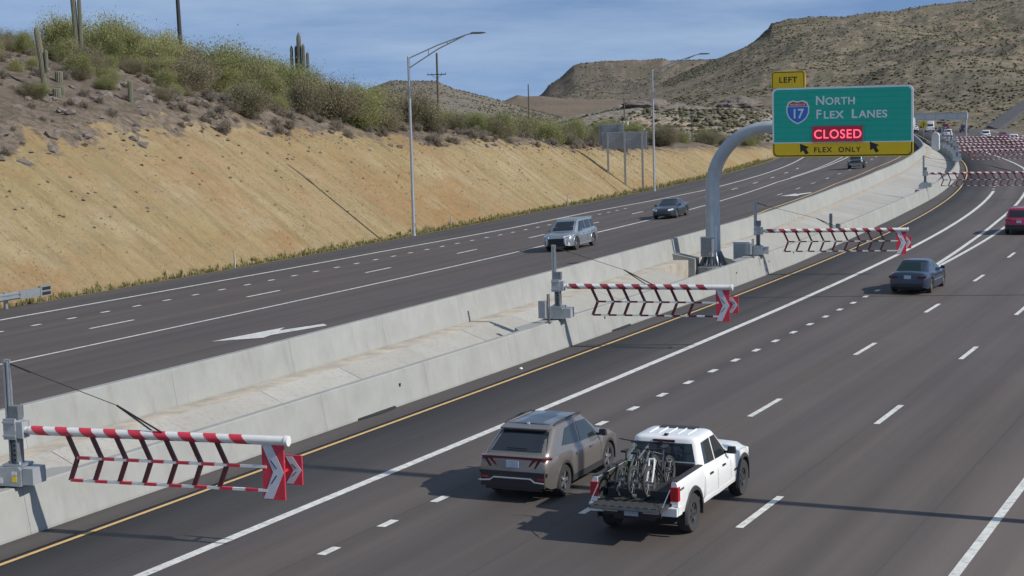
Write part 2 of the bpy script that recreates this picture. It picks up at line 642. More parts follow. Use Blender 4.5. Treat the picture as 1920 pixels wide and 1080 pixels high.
d_lbar = table((0, -5.02), (43, -5.03), (62, -5.58), (83, -6.1), (99, -6.35), (105, -6.5), (118, -7.1), (135, -7.67), (163, -7.7), (189, -6.86), (215, -6.1), (241, -4.86), (268, -4.3), (300, -3.9), (520, -3.6))
d_rbar = table((0, -1.42), (90, -1.45), (104, -1.8), (118, -2.0), (133, -1.95), (155, -1.6), (184, -1.3), (210, -1.1), (520, -1.1))
d_ledge = table((0, -32.5), (132, -32.5), (168, -30.6), (237, -26.6), (300, -23.5), (520, -21))
d_w3 = table((0, -19.72), (94, -19.85), (110, -20.1), (136, -19.75), (180, -19.6), (227, -16.7), (246, -15.4), (300, -12.5), (520, -12))
d_w4 = table((0, -29.5), (60, -29.5), (79, -29.2), (94, -28.9), (114, -28.1), (132, -27.7), (165, -25.0), (200, -23.6), (254, -22.1), (300, -19.8), (520, -18))
d_yl = table((0, -8.6), (95, -9.6), (128, -11.75), (166, -12.0), (201, -10.5), (232, -8.15), (300, -6.2), (520, -5.6))
d_ld = table((0, -15.3), (150, -15.3), (170, -14.84), (190, -13.96), (240, -11.3), (520, -8))
d_u = table((0, 6.2), (90, 6.35), (105, 6.1), (122, 5.95), (148, 6.05), (207, 6.5), (254, 5.2), (520, 5.2))
d_l = table((0, 6.55), (90, 6.6), (107, 6.86), (122, 7.0), (150, 7.6), (200, 8.6), (520, 8.6))


def zl(d):
    """banked southbound carriageway: highest against the median"""
    return np.clip((np.asarray(d, float) + 20.0) * 0.058, 0.0, 0.92)


def const(v):
    return lambda s: np.full_like(np.asarray(s, float), v)


def strip(mbv, da, db, s0, s1, z, step=1.0, skirt=None):
    """numpy strip between two offset curves"""
    n = max(2, int((s1 - s0) / step) + 1)
    s = np.linspace(s0, s1, n)
    a, b = np.asarray(da(s), float) + 0 * s, np.asarray(db(s), float) + 0 * s
    return s, a, b


def strip_obj(name, da, db, s0, s1, z, m, parent=None, step=1.0, cols=1, skirt=0.0, crease=None):
    n = max(2, int((s1 - s0) / step) + 1)
    s = np.linspace(s0, s1, n)
    a, b = np.asarray(da(s), float) + 0 * s, np.asarray(db(s), float) + 0 * s
    vs, uv = [], []
    zf = z if callable(z) else (lambda q: z + 0 * q)
    for j in range(cols + 1):
        d = a + (b - a) * j / cols
        if crease is not None:
            h_ = cols // 2
            d = a + (crease - a) * j / h_ if j <= h_ else crease + (b - crease) * (j - h_) / (cols - h_)
        vs.append(RA(s, d, zf(d)))
        uv.append(np.stack([d, s], -1))
    nc = cols + 1
    if skirt:
        vs = [RA(s, a, zf(a) - skirt)] + vs + [RA(s, b, zf(b) - skirt)]
        uv = [uv[0]] + uv + [uv[-1]]
        nc += 2
    V = np.stack(vs, 1).reshape(-1, 3)
    U = np.stack(uv, 1).reshape(-1, 2)
    i = np.arange(n - 1)[:, None] * nc + np.arange(nc - 1)[None, :]
    F = np.stack([i, i + 1, i + nc + 1, i + nc], -1).reshape(-1, 4)
    return np_obj(name, V, F, m, parent, uv=U)


# ---------------------------------------------------------------- ground sheet
gm = terrain_mat('desert_ground', (0.30, 0.225, 0.14), (0.22, 0.175, 0.12), (0.10, 0.10, 0.05), (0.12, 0.10, 0.07), spot=0.25, amount=0.6)
gv, gf = [], []
rings = [0, 60, 150, 300, 500, 800, 1400, 2500, 4500, 8000]
na = 72
for r in rings[1:]:
    for j in range(na):
        a = 2 * math.pi * j / na
        gv.append((r * math.cos(a), r * math.sin(a) + 100, -0.62))
gfaces = []
for i in range(len(rings) - 2):
    for j in range(na):
        j2 = (j + 1) % na
        gfaces.append((i * na + j, i * na + j2, (i + 1) * na + j2, (i + 1) * na + j))
mbg = MB()
mbg.v = gv + [(0, 100, -0.62)]
mbg.f = gfaces + [(j, (j + 1) % na, len(gv)) for j in range(na)]
ground = obj('ground', mbg, gm)
tag(ground, 'flat tan desert ground stretching out to the hills', kind='structure')

# ---------------------------------------------------------------- carriageways
road = strip_obj('road', lambda s: d_rbar(s) + 0.30, const(21.8), 4, 500, 0.0, MT['asphalt'], cols=4, skirt=0.55)
tag(road, 'grey asphalt northbound carriageway right of the median barrier', kind='structure')
road_l = strip_obj('road', d_ledge, lambda s: d_lbar(s) - 0.28, 15, 500, zl, MT['asphalt_left'], cols=8, skirt=0.55, crease=-20.0)
tag(road_l, 'dark asphalt southbound carriageway below the tan cut slope', kind='structure')
pave = strip_obj('shoulder', lambda s: d_ledge(s), lambda s: d_w4(s) - 0.35, 15, 330, 0.004, asphalt_mat('shoulder_asphalt', (0.074, 0.066, 0.062), (0.066, 0.060, 0.060)), cols=2)
tag(pave, 'darker asphalt shoulder along the foot of the tan slope', kind='structure')
pave2 = strip_obj('shoulder', lambda s: d_rbar(s) + 0.31, lambda s: -0.22 + 0 * s, 4, 330, 0.004, bpy.data.materials['shoulder_asphalt'], cols=1)
tag(pave2, 'narrow dark asphalt shoulder between median barrier and yellow line', kind='structure')

ZP = 0.008


def line(name, dfun, s0, s1, w, m, parent, step=1.2):
    z = (lambda d: zl(d) + ZP) if parent is road_l else ZP
    return strip_obj(name, lambda s: dfun(s) - w / 2, lambda s: dfun(s) + w / 2, s0, s1, z, m, parent, step)


line('edge_line', const(0.0), 6, 400, 0.125, MT['yellow_paint'], road)
line('lane_line', const(3.27), 6, 159.5, 0.26, MT['white_paint'], road)
line('lane_line', d_u, 83, 420, 0.24, MT['white_paint'], road)
line('lane_line', lambda s: d_l(s), 86, 240, 0.22, MT['white_paint'], road)
line('edge_line', const(18.07), 10, 420, 0.20, MT['white_paint'], road)
for i in range(-6, 21):
    s = 29.404 + 2.4374 * i
    line('lane_dot', const(5.83), s - 0.32, s + 0.32, 0.21, MT['white_paint'], road, 0.4)
for i in range(7):
    s = 162.5 + 4.6 * i
    line('lane_dot', const(3.15), s, s + 0.8, 0.22, MT['white_paint'], road, 0.4)
for k in range(-3, 22):
    s = 46.285 + 12.19 * k
    line('lane_dash', const(9.49), s, s + 3.05, 0.17, MT['white_paint'], road, 1.0)
    line('lane_dash', const(13.15), s, s + 3.05, 0.17, MT['white_paint'], road, 1.0)
    if k < 6:
        pass
line('lane_line', d_w3, 18, 400, 0.24, MT['white_paint'], road_l)
line('lane_line', lambda s: d_w3(s) - 0.25 - np.clip((s - 190) * 0.012, 0, 1.2), 190, 400, 0.2, MT['white_paint'], road_l)
line('edge_line', d_w4, 18, 400, 0.20, MT['white_paint'], road_l)
line('edge_line', d_yl, 18, 400, 0.18, MT['yellow_paint'], road_l)
for k in range(-3, 14):
    s = 57.15 + 12.1 * k
    dd = lambda q: -23.3 + np.interp(q, (130, 254), (0, 3.6)) + 0 * q
    line('lane_dash', dd, s, s + 3.05, 0.17, MT['white_paint'], road_l, 1.0)
for i in range(-12, 34):
    s = 57.55 + 2.40 * i
    line('lane_dot', lambda q: -26.58 + np.interp(q, (100, 140), (0, 0.8)) + 0 * q, s - 0.3, s + 0.3, 0.2, MT['white_paint'], road_l, 0.4)
for k in range(10):
    s = 150.7 + 9.75 * k
    line('lane_dash', d_ld, s, s + 2.6, 0.16, MT['white_paint'], road_l, 1.0)


def arrow(pts):
    mb = MB()
    n = len(pts)
    mb.add([R(s, d, float(zl(d)) + ZP + 0.006) for s, d in pts], [tuple(range(n))])
    return obj('lane_arrow', mb, MT['white_paint'], road_l)


arrow([(53.03, -14.08), (57.15, -13.4), (56.1, -12.98), (58.0, -12.1), (57.4, -11.55), (54.65, -12.42), (53.85, -12.22)])
arrow([(148.3, -14.6), (151.3, -13.7), (150.2, -13.4), (152.0, -12.5), (150.8, -12.1), (148.3, -12.9), (146.9, -12.8)])

# ---------------------------------------------------------------- median: slabs, gutter, barriers
median = strip_obj('median', lambda s: d_lbar(s) + 0.2, lambda s: d_rbar(s) - 0.2, 14, 330, -0.06, MT['footing'])
tag(median, 'banked concrete median between the two barriers', kind='structure')


def z_gut(s):
    return zl(d_lbar(s)) + 0.03


def d_gut(s):
    return np.minimum(d_lbar(s) + 1.12, d_rbar(s) - 0.75)


# ledge with dirt at the foot of the upper barrier, standing on its own wall
ss = np.arange(14, 300, 1.5)
gv_ = np.stack([RA(ss, d_lbar(ss) - 0.1, 0) + np.stack([0 * ss, 0 * ss, z_gut(ss) - 0.02], -1), RA(ss, d_gut(ss), 0) + np.stack([0 * ss, 0 * ss, z_gut(ss)], -1), RA(ss, d_gut(ss), -0.06)], 1)
q_ = np.arange(len(ss) - 1)[:, None] * 3 + np.arange(2)[None, :]
gut = np_obj('gutter', gv_.reshape(-1, 3), np.stack([q_, q_ + 1, q_ + 4, q_ + 3], -1).reshape(-1, 4), MT['gutter'])
tag(gut, 'dirt stained concrete ledge at the foot of the upper median barrier', kind='structure')
rs = random.Random(4)
s = 14.0
slab_mats = [MT['slab']] + [mat('slab_%d' % i, c, 0.9, var=0.07, scale=0.7, bump=0.3, bscale=25, dirt=((0.178, 0.163, 0.141), 7.0, q, (1, 1, 1))) for i, (c, q) in enumerate((((0.363, 0.355, 0.326), 0.4), ((0.333, 0.323, 0.292), 0.4), ((0.351, 0.340, 0.307), 0.55)))]
while s < 290:
    ln = 4.55
    e = 0.008
    if not 75.0 < s < 86.0:
        mb = MB()
        vs = []
        zz = rs.uniform(-0.004, 0.004)
        for q in (s + e, s + ln / 2, s + ln - e):
            a_, b_ = float(d_gut(q)) + 0.01, float(d_rbar(q)) - 0.30
            za_, zb_ = float(z_gut(q)) + zz, 0.02 + zz
            vs += [R(q, a_, -0.055), R(q, a_, za_), R(q, (a_ + b_) / 2, (za_ + zb_) / 2 - 0.02), R(q, b_, zb_), R(q, b_, -0.055)]
        fs = []
        for i in range(2):
            for j in range(5):
                fs.append((i * 5 + j, i * 5 + (j + 1) % 5, i * 5 + 5 + (j + 1) % 5, i * 5 + 5 + j))
        fs += [(0, 1, 2, 3, 4), (14, 13, 12, 11, 10)]
        mb.add(vs, fs)
        obj('slab', mb, rs.choice(slab_mats), median)
    s += ln


def barrier(name, label, dfun, s0, s1, step, mats, seed, zfun=lambda d: 0.0):
    """single-slope concrete barrier cast in segments with open joints"""
    root = thing(name, label, 'barrier', tuple(R(s0, float(dfun(s0)))))
    org = R(s0, float(dfun(s0)))
    rr = random.Random(seed)
    s = s0
    prof = [(-0.30, -0.05), (-0.30, 0.06), (-0.125, 1.04), (-0.10, 1.07), (0.10, 1.07), (0.125, 1.04), (0.30, 0.06), (0.30, -0.05)]
    while s < s1 - 0.5:
        ln = step
        mb = MB()
        qs = np.linspace(s + 0.004, min(s + ln, s1) - 0.004, 4)
        vs = []
        for q in qs:
            for dx, z in prof:
                vs.append(R(q, float(dfun(q)) + dx, z + float(zfun(float(dfun(q))))) - org)
        n = len(prof)
        fs = []
        for i in range(len(qs) - 1):
            for j in range(n):
                j2 = (j + 1) % n
                fs.append((i * n + j, i * n + j2, (i + 1) * n + j2, (i + 1) * n + j))
        fs += [tuple(range(n)), tuple((len(qs) - 1) * n + j for j in range(n))]
        mb.add(vs, fs)
        obj('barrier_segment', mb, rr.choice(mats), root)
        s += ln
    return root


cm = [mat('barrier_concrete_%d' % i, c, 0.85, var=0.09, scale=0.9, bump=0.15, bscale=30, dirt=(dc, 1.0, q, (1.6, 1.6, 0.3))) for i, (c, dc, q) in enumerate((
    ((0.290, 0.296, 0.281), (0.218, 0.214, 0.195), 0.45), ((0.281, 0.287, 0.271), (0.206, 0.200, 0.181), 0.5), ((0.301, 0.306, 0.290), (0.227, 0.223, 0.203), 0.35), ((0.286, 0.291, 0.274), (0.210, 0.203, 0.185), 0.45)))]
barrier_r = barrier('concrete_barrier', 'low pale concrete barrier carrying the lane gates beside the yellow line', d_rbar, 10, 300, 6.1, cm, 7)
barrier_l = barrier('concrete_barrier', 'pale concrete barrier with dirty gutter between median and southbound lanes', d_lbar, 14, 320, 6.1, cm, 9, zl)

# ================================================================ TERRAIN
def fb(x, y, z=0.0, oct=4):
    return noise.fractal(Vector((x, y, z)), 0.9, 2.1, oct)


zc_t = table((10, 3.0), (40, 3.6), (60, 5.5), (75, 6.8), (85, 7.5), (97, 8.1), (107, 7.9), (119, 7.4), (127, 6.6), (138, 6.2), (150, 5.9), (165, 5.0), (185, 4.0), (220, 2.9), (249, 2.0), (290, 0.8), (330, 0.0))
up_t = table((10, 10), (60, 10.5), (85, 9.2), (105, 9.0), (120, 8.0), (128, 7.0), (140, 5.5), (150, 4.5), (160, 3.0), (200, 1.8), (250, 1.4), (330, 1.0))
lw_t = table((10, 17), (85, 17), (120, 16), (140, 16), (330, 20))
G = 0.70


def hill_z(s, u):
    """height of the cut slope and hilltop, u metres outside the pavement edge"""
    if u < 0.4:
        return -0.04
    if u < 2.6:
        t = (u - 0.4) / 2.2
        return -0.04 - 0.38 * math.sin(t * math.pi / 2)
    zc = float(zc_t(s))
    uc = 2.6 + (zc + 0.42) / G
    if u < uc:
        z = -0.42 + G * (u - 2.6)
    else:
        z = zc + float(up_t(s)) * (1 - math.exp(-(u - uc) / float(lw_t(s))))
        if u > uc + 40:
            z -= (u - uc - 40) * 0.10
    k = min(1.0, (u - 2.6) / 2.5)
    if k > 0:
        rl = fb(s * 0.55, u * 0.05, 3.1, 4) * 0.20 + fb(s * 1.3, u * 0.09, 9.1, 2) * 0.09 + fb(s * 0.13, u * 0.11, 7.7, 3) * 0.25
        z += k * rl * min(1.0, 0.25 + zc / 6)
        if u > uc - 1.5:
            z += (fb(s * 0.22, u * 0.22, 1.3, 5) * 0.55) * min(1, (u - uc + 1.5) / 4)
    # soften the crest
    if abs(u - uc) < 2.2:
        z -= 0.28 * (1 - abs(u - uc) / 2.2) ** 2
    return z


def hill_pt(s, u):
    return R(s, float(d_ledge(s)) - u, hill_z(s, u))


hs = np.concatenate([np.arange(14, 190, 0.8), np.arange(190, 335, 2.0)])
hu = np.concatenate([[0.0, 0.4, 1.0, 1.8, 2.6], np.arange(3.1, 22, 0.55), np.arange(22, 40, 1.2), np.arange(40, 120, 6.0)])
HV = np.zeros((len(hs), len(hu), 3))
HZ = np.zeros((len(hs), len(hu)))
for i, a in enumerate(hs):
    uc = 2.6 + (float(zc_t(a)) + 0.42) / G
    for j, u in enumerate(hu):
        HV[i, j] = hill_pt(a, u)
        HZ[i, j] = 0.5 + (u - uc - 0.4) / 4.5
HZ = np.clip(HZ, 0, 1)
nu_ = len(hu)
ii = np.arange(len(hs) - 1)[:, None] * nu_ + np.arange(nu_ - 1)[None, :]
HF = np.stack([ii, ii + nu_, ii + nu_ + 1, ii + 1], -1).reshape(-1, 4)
hill_m = terrain_mat('hill_soil', (0.24, 0.19, 0.15), (0.175, 0.145, 0.12), (0.125, 0.105, 0.075), (0.15, 0.125, 0.095), spot=1.6, amount=0.65,
                     zone=((0.335, 0.262, 0.132), (0.36, 0.268, 0.158), (0.255, 0.195, 0.10), (0.18, 0.142, 0.092), (0.33, 0.205, 0.10), (0.285, 0.245, 0.15), (0.40, 0.33, 0.205)), big=0.12)
hill = np_obj('hillside', HV.reshape(-1, 3), HF, hill_m, attr={'zone': HZ.reshape(-1)}, smooth=True)
tag(hill, 'tan cut slope with grey scrubby hilltop beside the southbound road', kind='structure')


def lerp_(a, b, t):
    return a + (b - a) * t


class Ridge:
    def __init__(self, name, label, prof, r0, r1, r2, m, shape='hill', amp=0.05, nscale=0.02, nr=60, na=200, seed=0.0, z0=-0.8, back=0.6, soft=0.022):
        self.soft = soft
        self.pa = np.array([p[0] for p in prof][::-1])
        self.pt = np.array([p[1] for p in prof][::-1])
        self.r0, self.r1, self.r2, self.shape, self.amp, self.ns, self.seed, self.z0, self.back = r0, r1, r2, shape, amp, nscale, seed, z0, back
        a0, a1 = self.pa[0], self.pa[-1]
        V = np.zeros((na + 1, nr + 1, 3))
        for i in range(na + 1):
            az = a0 + (a1 - a0) * i / na
            for j in range(nr + 1):
                r = r0 + (r2 - r0) * j / nr
                V[i, j] = self.pt_at(az, r)
        k = nr + 1
        q = np.arange(na)[:, None] * k + np.arange(nr)[None, :]
        F = np.stack([q, q + 1, q + k + 1, q + k], -1).reshape(-1, 4)
        self.o = np_obj(name, V.reshape(-1, 3), F, m, smooth=True)
        tag(self.o, label, kind='structure')

    def z(self, az, r):
        t = (r - self.r0) / (self.r1 - self.r0)
        k = min(1.0, max(0.0, (t - 0.72) / 0.22))
        k = k * k * (3 - 2 * k)
        sk = float(np.interp(az, self.pa, self.pt))
        if k < 1:
            sm = float(np.mean(np.interp(az + np.linspace(-self.soft, self.soft, 9), self.pa, self.pt)))
            sk = lerp_(sm, sk, k)
        zr = CAM_H + sk * self.r1
        if t <= 0:
            return self.z0
        if t < 1:
            if self.shape == 'mesa':
                f = np.interp(t, (0, 0.55, 0.80, 0.85, 1.0), (0, 0.32, 0.55, 0.97, 1.0))
            else:
                f = t * t * (3 - 2 * t) * 0.45 + t * 0.55
                if self.shape == 'cliff':
                    f = 0.6 * f + 0.4 * float(np.interp(t, (0, 0.35, 0.42, 0.82, 0.87, 1), (0, 0.27, 0.36, 0.70, 0.88, 1)))
        else:
            f = 1 - (r - self.r1) / (self.r2 - self.r1) * self.back
        z = self.z0 + (zr - self.z0) * f
        x, y = r * math.sin(az), r * math.cos(az)
        w = min(1.0, t * 3.0) * (1.0 if t > 1 else (1.0 - 0.75 * max(0, (t - 0.75) / 0.25)))
        if self.shape == 'mesa' and t > 0.86:
            w = 0.12
        h = abs(zr - self.z0)
        n = fb(x * self.ns, y * self.ns, self.seed, 6)
        rg = 1 - abs(noise.noise(Vector((x * self.ns * 0.8, y * self.ns * 0.8, self.seed + 5)))) * 2
        return z + (n * 0.8 + rg * 0.5) * self.amp * h * w

    def pt_at(self, az, r):
        return Vector((-r * math.sin(az), r * math.cos(az), self.z(az, r)))


mm_big = terrain_mat('mountain_right', (0.245, 0.198, 0.155), (0.195, 0.165, 0.135), (0.135, 0.125, 0.082), (0.16, 0.142, 0.10), spot=0.22, amount=0.8, big=0.012, red=(0.27, 0.205, 0.155))
mm_mesa = terrain_mat('mountain_mesa', (0.190, 0.149, 0.121), (0.149, 0.124, 0.106), (0.109, 0.103, 0.075), (0.127, 0.113, 0.090), spot=0.10, amount=0.75, red=(0.333, 0.218, 0.167), big=0.012)
mm_left = terrain_mat('mountain_left', (0.213, 0.182, 0.149), (0.190, 0.167, 0.140), (0.138, 0.132, 0.098), (0.155, 0.140, 0.112), spot=0.16, amount=0.65, big=0.02)
mm_out = terrain_mat('rocky_rise', (0.322, 0.270, 0.230), (0.270, 0.230, 0.201), (0.161, 0.161, 0.109), (0.184, 0.172, 0.127), spot=0.4, amount=0.65, big=0.04, red=(0.414, 0.305, 0.230))
mm_tan = terrain_mat('tan_bench', (0.185, 0.145, 0.11), (0.16, 0.128, 0.098), (0.11, 0.098, 0.07), (0.12, 0.103, 0.08), spot=0.2, amount=0.35, big=0.02)
big = Ridge('mountain', 'large grey green desert mountain behind the overhead sign', [(0.345, 0.008), (0.3226, 0.0183), (0.3101, 0.0229), (0.2915, 0.02914), (0.2792, 0.03798), (0.277, 0.0419), (0.2684, 0.04315), (0.2426, 0.04411), (0.2006, 0.04804), (0.1711, 0.04991), (0.1364, 0.05263), (0.0857, 0.05592), (0.0053, 0.05615)],
            430, 1050, 1250, mm_big, shape='cliff', amp=0.14, nscale=0.014, nr=120, na=320, seed=2.0)
mesa = Ridge('mesa', 'flat topped mesa with pinkish cliff face on the skyline', [(0.4201, 0.00093), (0.4118, 0.0051), (0.4072, 0.0106), (0.4009, 0.01418), (0.3929, 0.02052), (0.385, 0.02218), (0.3693, 0.02269), (0.3537, 0.02319), (0.3412, 0.02409), (0.3365, 0.02272), (0.3225, 0.02294), (0.3101, 0.0229), (0.2916, 0.02236), (0.2671, 0.02072)],
             1150, 1650, 1900, mm_mesa, shape='mesa', amp=0.16, nscale=0.013, nr=90, na=300, seed=8.0, soft=0.004)
lefth = Ridge('hill', 'low grey hill with flattened top behind the first street lamp', [(0.60, 0.0), (0.5426, 0.001), (0.514, 0.01082), (0.4998, 0.01577), (0.4888, 0.01518), (0.4738, 0.01481), (0.4639, 0.01019), (0.4483, 0.00604), (0.4342, 0.00192), (0.417, -0.00354), (0.3982, -0.00841)],
              480, 850, 1000, mm_left, amp=0.05, nscale=0.015, nr=60, na=160, seed=4.0)
tiny = Ridge('hill', 'small distant ridge at the left foot of the mesa', [(0.4389, 0.00041), (0.4326, 0.00282), (0.4262, 0.00547), (0.4215, 0.00441), (0.4118, 0.00447), (0.398, 0.00224), (0.376, 0.00167), (0.3384, -0.00055), (0.3136, -0.00275)],
             800, 1120, 1150, mm_tan, amp=0.10, nscale=0.012, nr=40, na=120, seed=6.0, back=0.3)
outc = Ridge('rocky_rise', 'rocky brown rise with scrub in front of the large mountain', [(0.43, -0.020), (0.4046, -0.0125), (0.3793, -0.0075), (0.3541, -0.00327), (0.3416, -0.00515), (0.3229, -0.00656), (0.305, -0.0070), (0.2919, -0.0085), (0.2795, -0.0105), (0.268, -0.0195)],
             300, 440, 520, mm_out, amp=0.26, nscale=0.055, nr=60, na=200, seed=11.0, back=0.2)
dark = Ridge('embankment', 'brown roadside embankment beyond the queued traffic', [(0.1605, -0.0215), (0.1563, -0.0195), (0.1476, -0.0130), (0.136, -0.0056), (0.1132, 0.0050), (0.0714, 0.0155), (0.0, 0.016)],
             440, 540, 640, terrain_mat('embankment_soil', (0.20, 0.165, 0.12), (0.16, 0.135, 0.10), (0.09, 0.09, 0.05), (0.10, 0.09, 0.06), spot=0.3, amount=0.5), amp=0.03, nscale=0.03, nr=40, na=80, seed=14.0)


def ramp_pt(az, tan, r, dz=0.0):
    return Vector((-r * math.sin(az), r * math.cos(az), CAM_H + tan * r + dz))


ramp_l = [(0.1556, -0.0198, 440), (0.1476, -0.0132, 470), (0.136, -0.0058, 505), (0.1132, 0.0045, 560)]
ramp_r = [(0.1500, -0.0218, 432), (0.1421, -0.0160, 450), (0.136, -0.0112, 475), (0.1132, -0.0022, 525)]
mb = MB()
vs = []
for (a, t, r), (a2, t2, r2) in zip(ramp_l, ramp_r):
    p, q = ramp_pt(a, t, r, 0.35), ramp_pt(a2, t2, r2, 0.35)
    vs += [p - Vector((0, 0, 3.0)), p, q, q - Vector((0, 0, 3.0))]
fs = []
for i in range(3):
    for j in range(3):
        fs.append((i * 4 + j, i * 4 + j + 1, i * 4 + j + 5, i * 4 + j + 4))
fs += [(0, 1, 2, 3), (15, 14, 13, 12)]
mb.add(vs, fs)
tag(obj('road', mb, mat('ramp_asphalt', (0.075, 0.072, 0.076), 0.85, var=0.12, scale=0.3)), 'dark road climbing the slope beyond the traffic queue', kind='structure')

# low desert scrub dotted over the mountains: one mass each
def scrub(name, ridge, n, az0, az1, r0, r1, smin, smax, m, seed, label):
    rr = np.random.RandomState(seed)
    base = np.array([(1, 0, 0.45), (0.5, 0.87, 0.4), (-0.5, 0.87, 0.5), (-1, 0, 0.4), (-0.5, -0.87, 0.45), (0.5, -0.87, 0.5), (0, 0, 1.0), (0, 0, -0.1)])
    tri = np.array([(0, 1, 6), (1, 2, 6), (2, 3, 6), (3, 4, 6), (4, 5, 6), (5, 0, 6), (1, 0, 7), (2, 1, 7), (3, 2, 7), (4, 3, 7), (5, 4, 7), (0, 5, 7)])
    V = np.zeros((n, 8, 3))
    tint = np.zeros((n, 8))
    for i in range(n):
        az = rr.uniform(az0, az1)
        r = r0 + (r1 - r0) * rr.rand() ** 0.8
        for _ in range(6):
            if noise.noise(Vector((r * math.sin(az) * 0.03, r * math.cos(az) * 0.03, seed))) + rr.uniform(-0.5, 0.5) > 0.0:
                break
            az = rr.uniform(az0, az1)
            r = r0 + (r1 - r0) * rr.rand() ** 0.8
        p = ridge.pt_at(az, r)
        sc = smin + (smax - smin) * rr.rand() ** 2
        j = base * (1 + rr.uniform(-0.35, 0.35, base.shape))
        V[i] = j * np.array([sc, sc, sc * rr.uniform(0.7, 1.1)]) + np.array(p)
        tint[i] = rr.uniform(0, 0.7)
    F = (np.arange(n)[:, None, None] * 8 + tri[None]).reshape(-1, 3)
    o = np_obj(name, V.reshape(-1, 3), F, m, attr={'tint': tint.reshape(-1)})
    return tag(o, label, 'scrub', kind='stuff')


far_leaf = leaf_mat('far_scrub', (0.117, 0.117, 0.071), (0.190, 0.175, 0.115), 0.1)
scrub('desert_scrub', big, 18000, 0.10, 0.34, 435, 1045, 0.2, 0.72, far_leaf, 1, 'small desert shrubs dotted all over the large mountain')
scrub('desert_scrub', outc, 2600, 0.275, 0.425, 305, 440, 0.2, 0.85, far_leaf, 2, 'shrubs scattered over the rocky brown rise')
scrub('desert_scrub', lefth, 4500, 0.40, 0.56, 490, 850, 0.2, 0.6, far_leaf, 3, 'small shrubs speckling the low grey hill behind the street lamp')
scrub('desert_scrub', mesa, 3500, 0.28, 0.41, 1160, 1640, 0.35, 1.1, far_leaf, 5, 'specks of shrubs over the flat topped mesa')


# rock outcrops on the mountain flank, cliff shade put into their dark colour
def outcrop(label, ridge, az, r, size, seed):
    import bmesh
    bm = bmesh.new()
    bmesh.ops.create_icosphere(bm, subdivisions=4, radius=1.0)
    for v in bm.verts:
        n_ = noise.fractal(v.co * 1.3 + Vector((seed, 0, 0)), 0.8, 2.2, 5)
        c_ = noise.cell(v.co * 2.2 + Vector((seed, 0, 0)))
        v.co = v.co * (1 + 0.30 * n_ + 0.05 * c_)
        v.co = Vector((v.co.x * size[0], v.co.y * size[1], v.co.z * size[2]))
    me = bpy.data.meshes.new('rock_outcrop')
    bm.to_mesh(me)
    bm.free()
    p = ridge.pt_at(az, r)
    o = mesh_obj('rock_outcrop', me, MT['shaded_rock'])
    o.location = p
    return tag(o, label, 'rock outcrop')


MT['shaded_rock'] = mat('shaded_rock', (0.10, 0.088, 0.08), 0.95, col2=(0.175, 0.145, 0.12), scale=0.35, bump=1.0, bscale=0.6)
outcrop('rock outcrop painted dark as shaded cliff on the mountain flank right of the second street lamp', big, 0.333, 560, (8.0, 9, 3.0), 1.0)
outcrop('rock outcrop painted dark as shaded cliff on the mountain flank beside the LEFT tab of the sign', big, 0.296, 545, (6.5, 8, 3.2), 4.0)
outcrop('jagged brown rock outcrop crowning the rocky rise behind the sign backs', outc, 0.350, 432, (7, 6, 1.9), 7.0)
# drain slots and anchor holes in the barrier foot
org = barrier_r.location
for sa, sb in ((42.2, 44.4), (62.0, 64.0)):
    mb = MB()
    vs = []
    for q, wd in ((sa, 0.03), ((sa + sb) / 2, 0.13), (sb, 0.05)):
        d0 = float(d_rbar(q)) + 0.295
        for dx, z in ((0.0, 0.006), (wd, 0.012), (wd, 0.03), (0.0, 0.07)):
            vs.append(R(q, d0 + dx, z) - org)
    fs = [(i * 4 + j, i * 4 + (j + 1) % 4, i * 4 + 4 + (j + 1) % 4, i * 4 + 4 + j) for i in range(2) for j in range(4)] + [(0, 1, 2, 3), (8, 9, 10, 11)]
    mb.add(vs, fs)
    obj('drain_slot', mb, MT['black'], barrier_r)
for q in (44.9, 61.5, 79.0, 84.9, 90.0):
    mb = MB()
    p = R(q, float(d_rbar(q)) + 0.198, 0.62) - org
    mb.box((p.x, p.y, p.z), (0.03, 0.10, 0.10), heading(q))
    obj('anchor_pocket', mb, MT['black'], barrier_r)

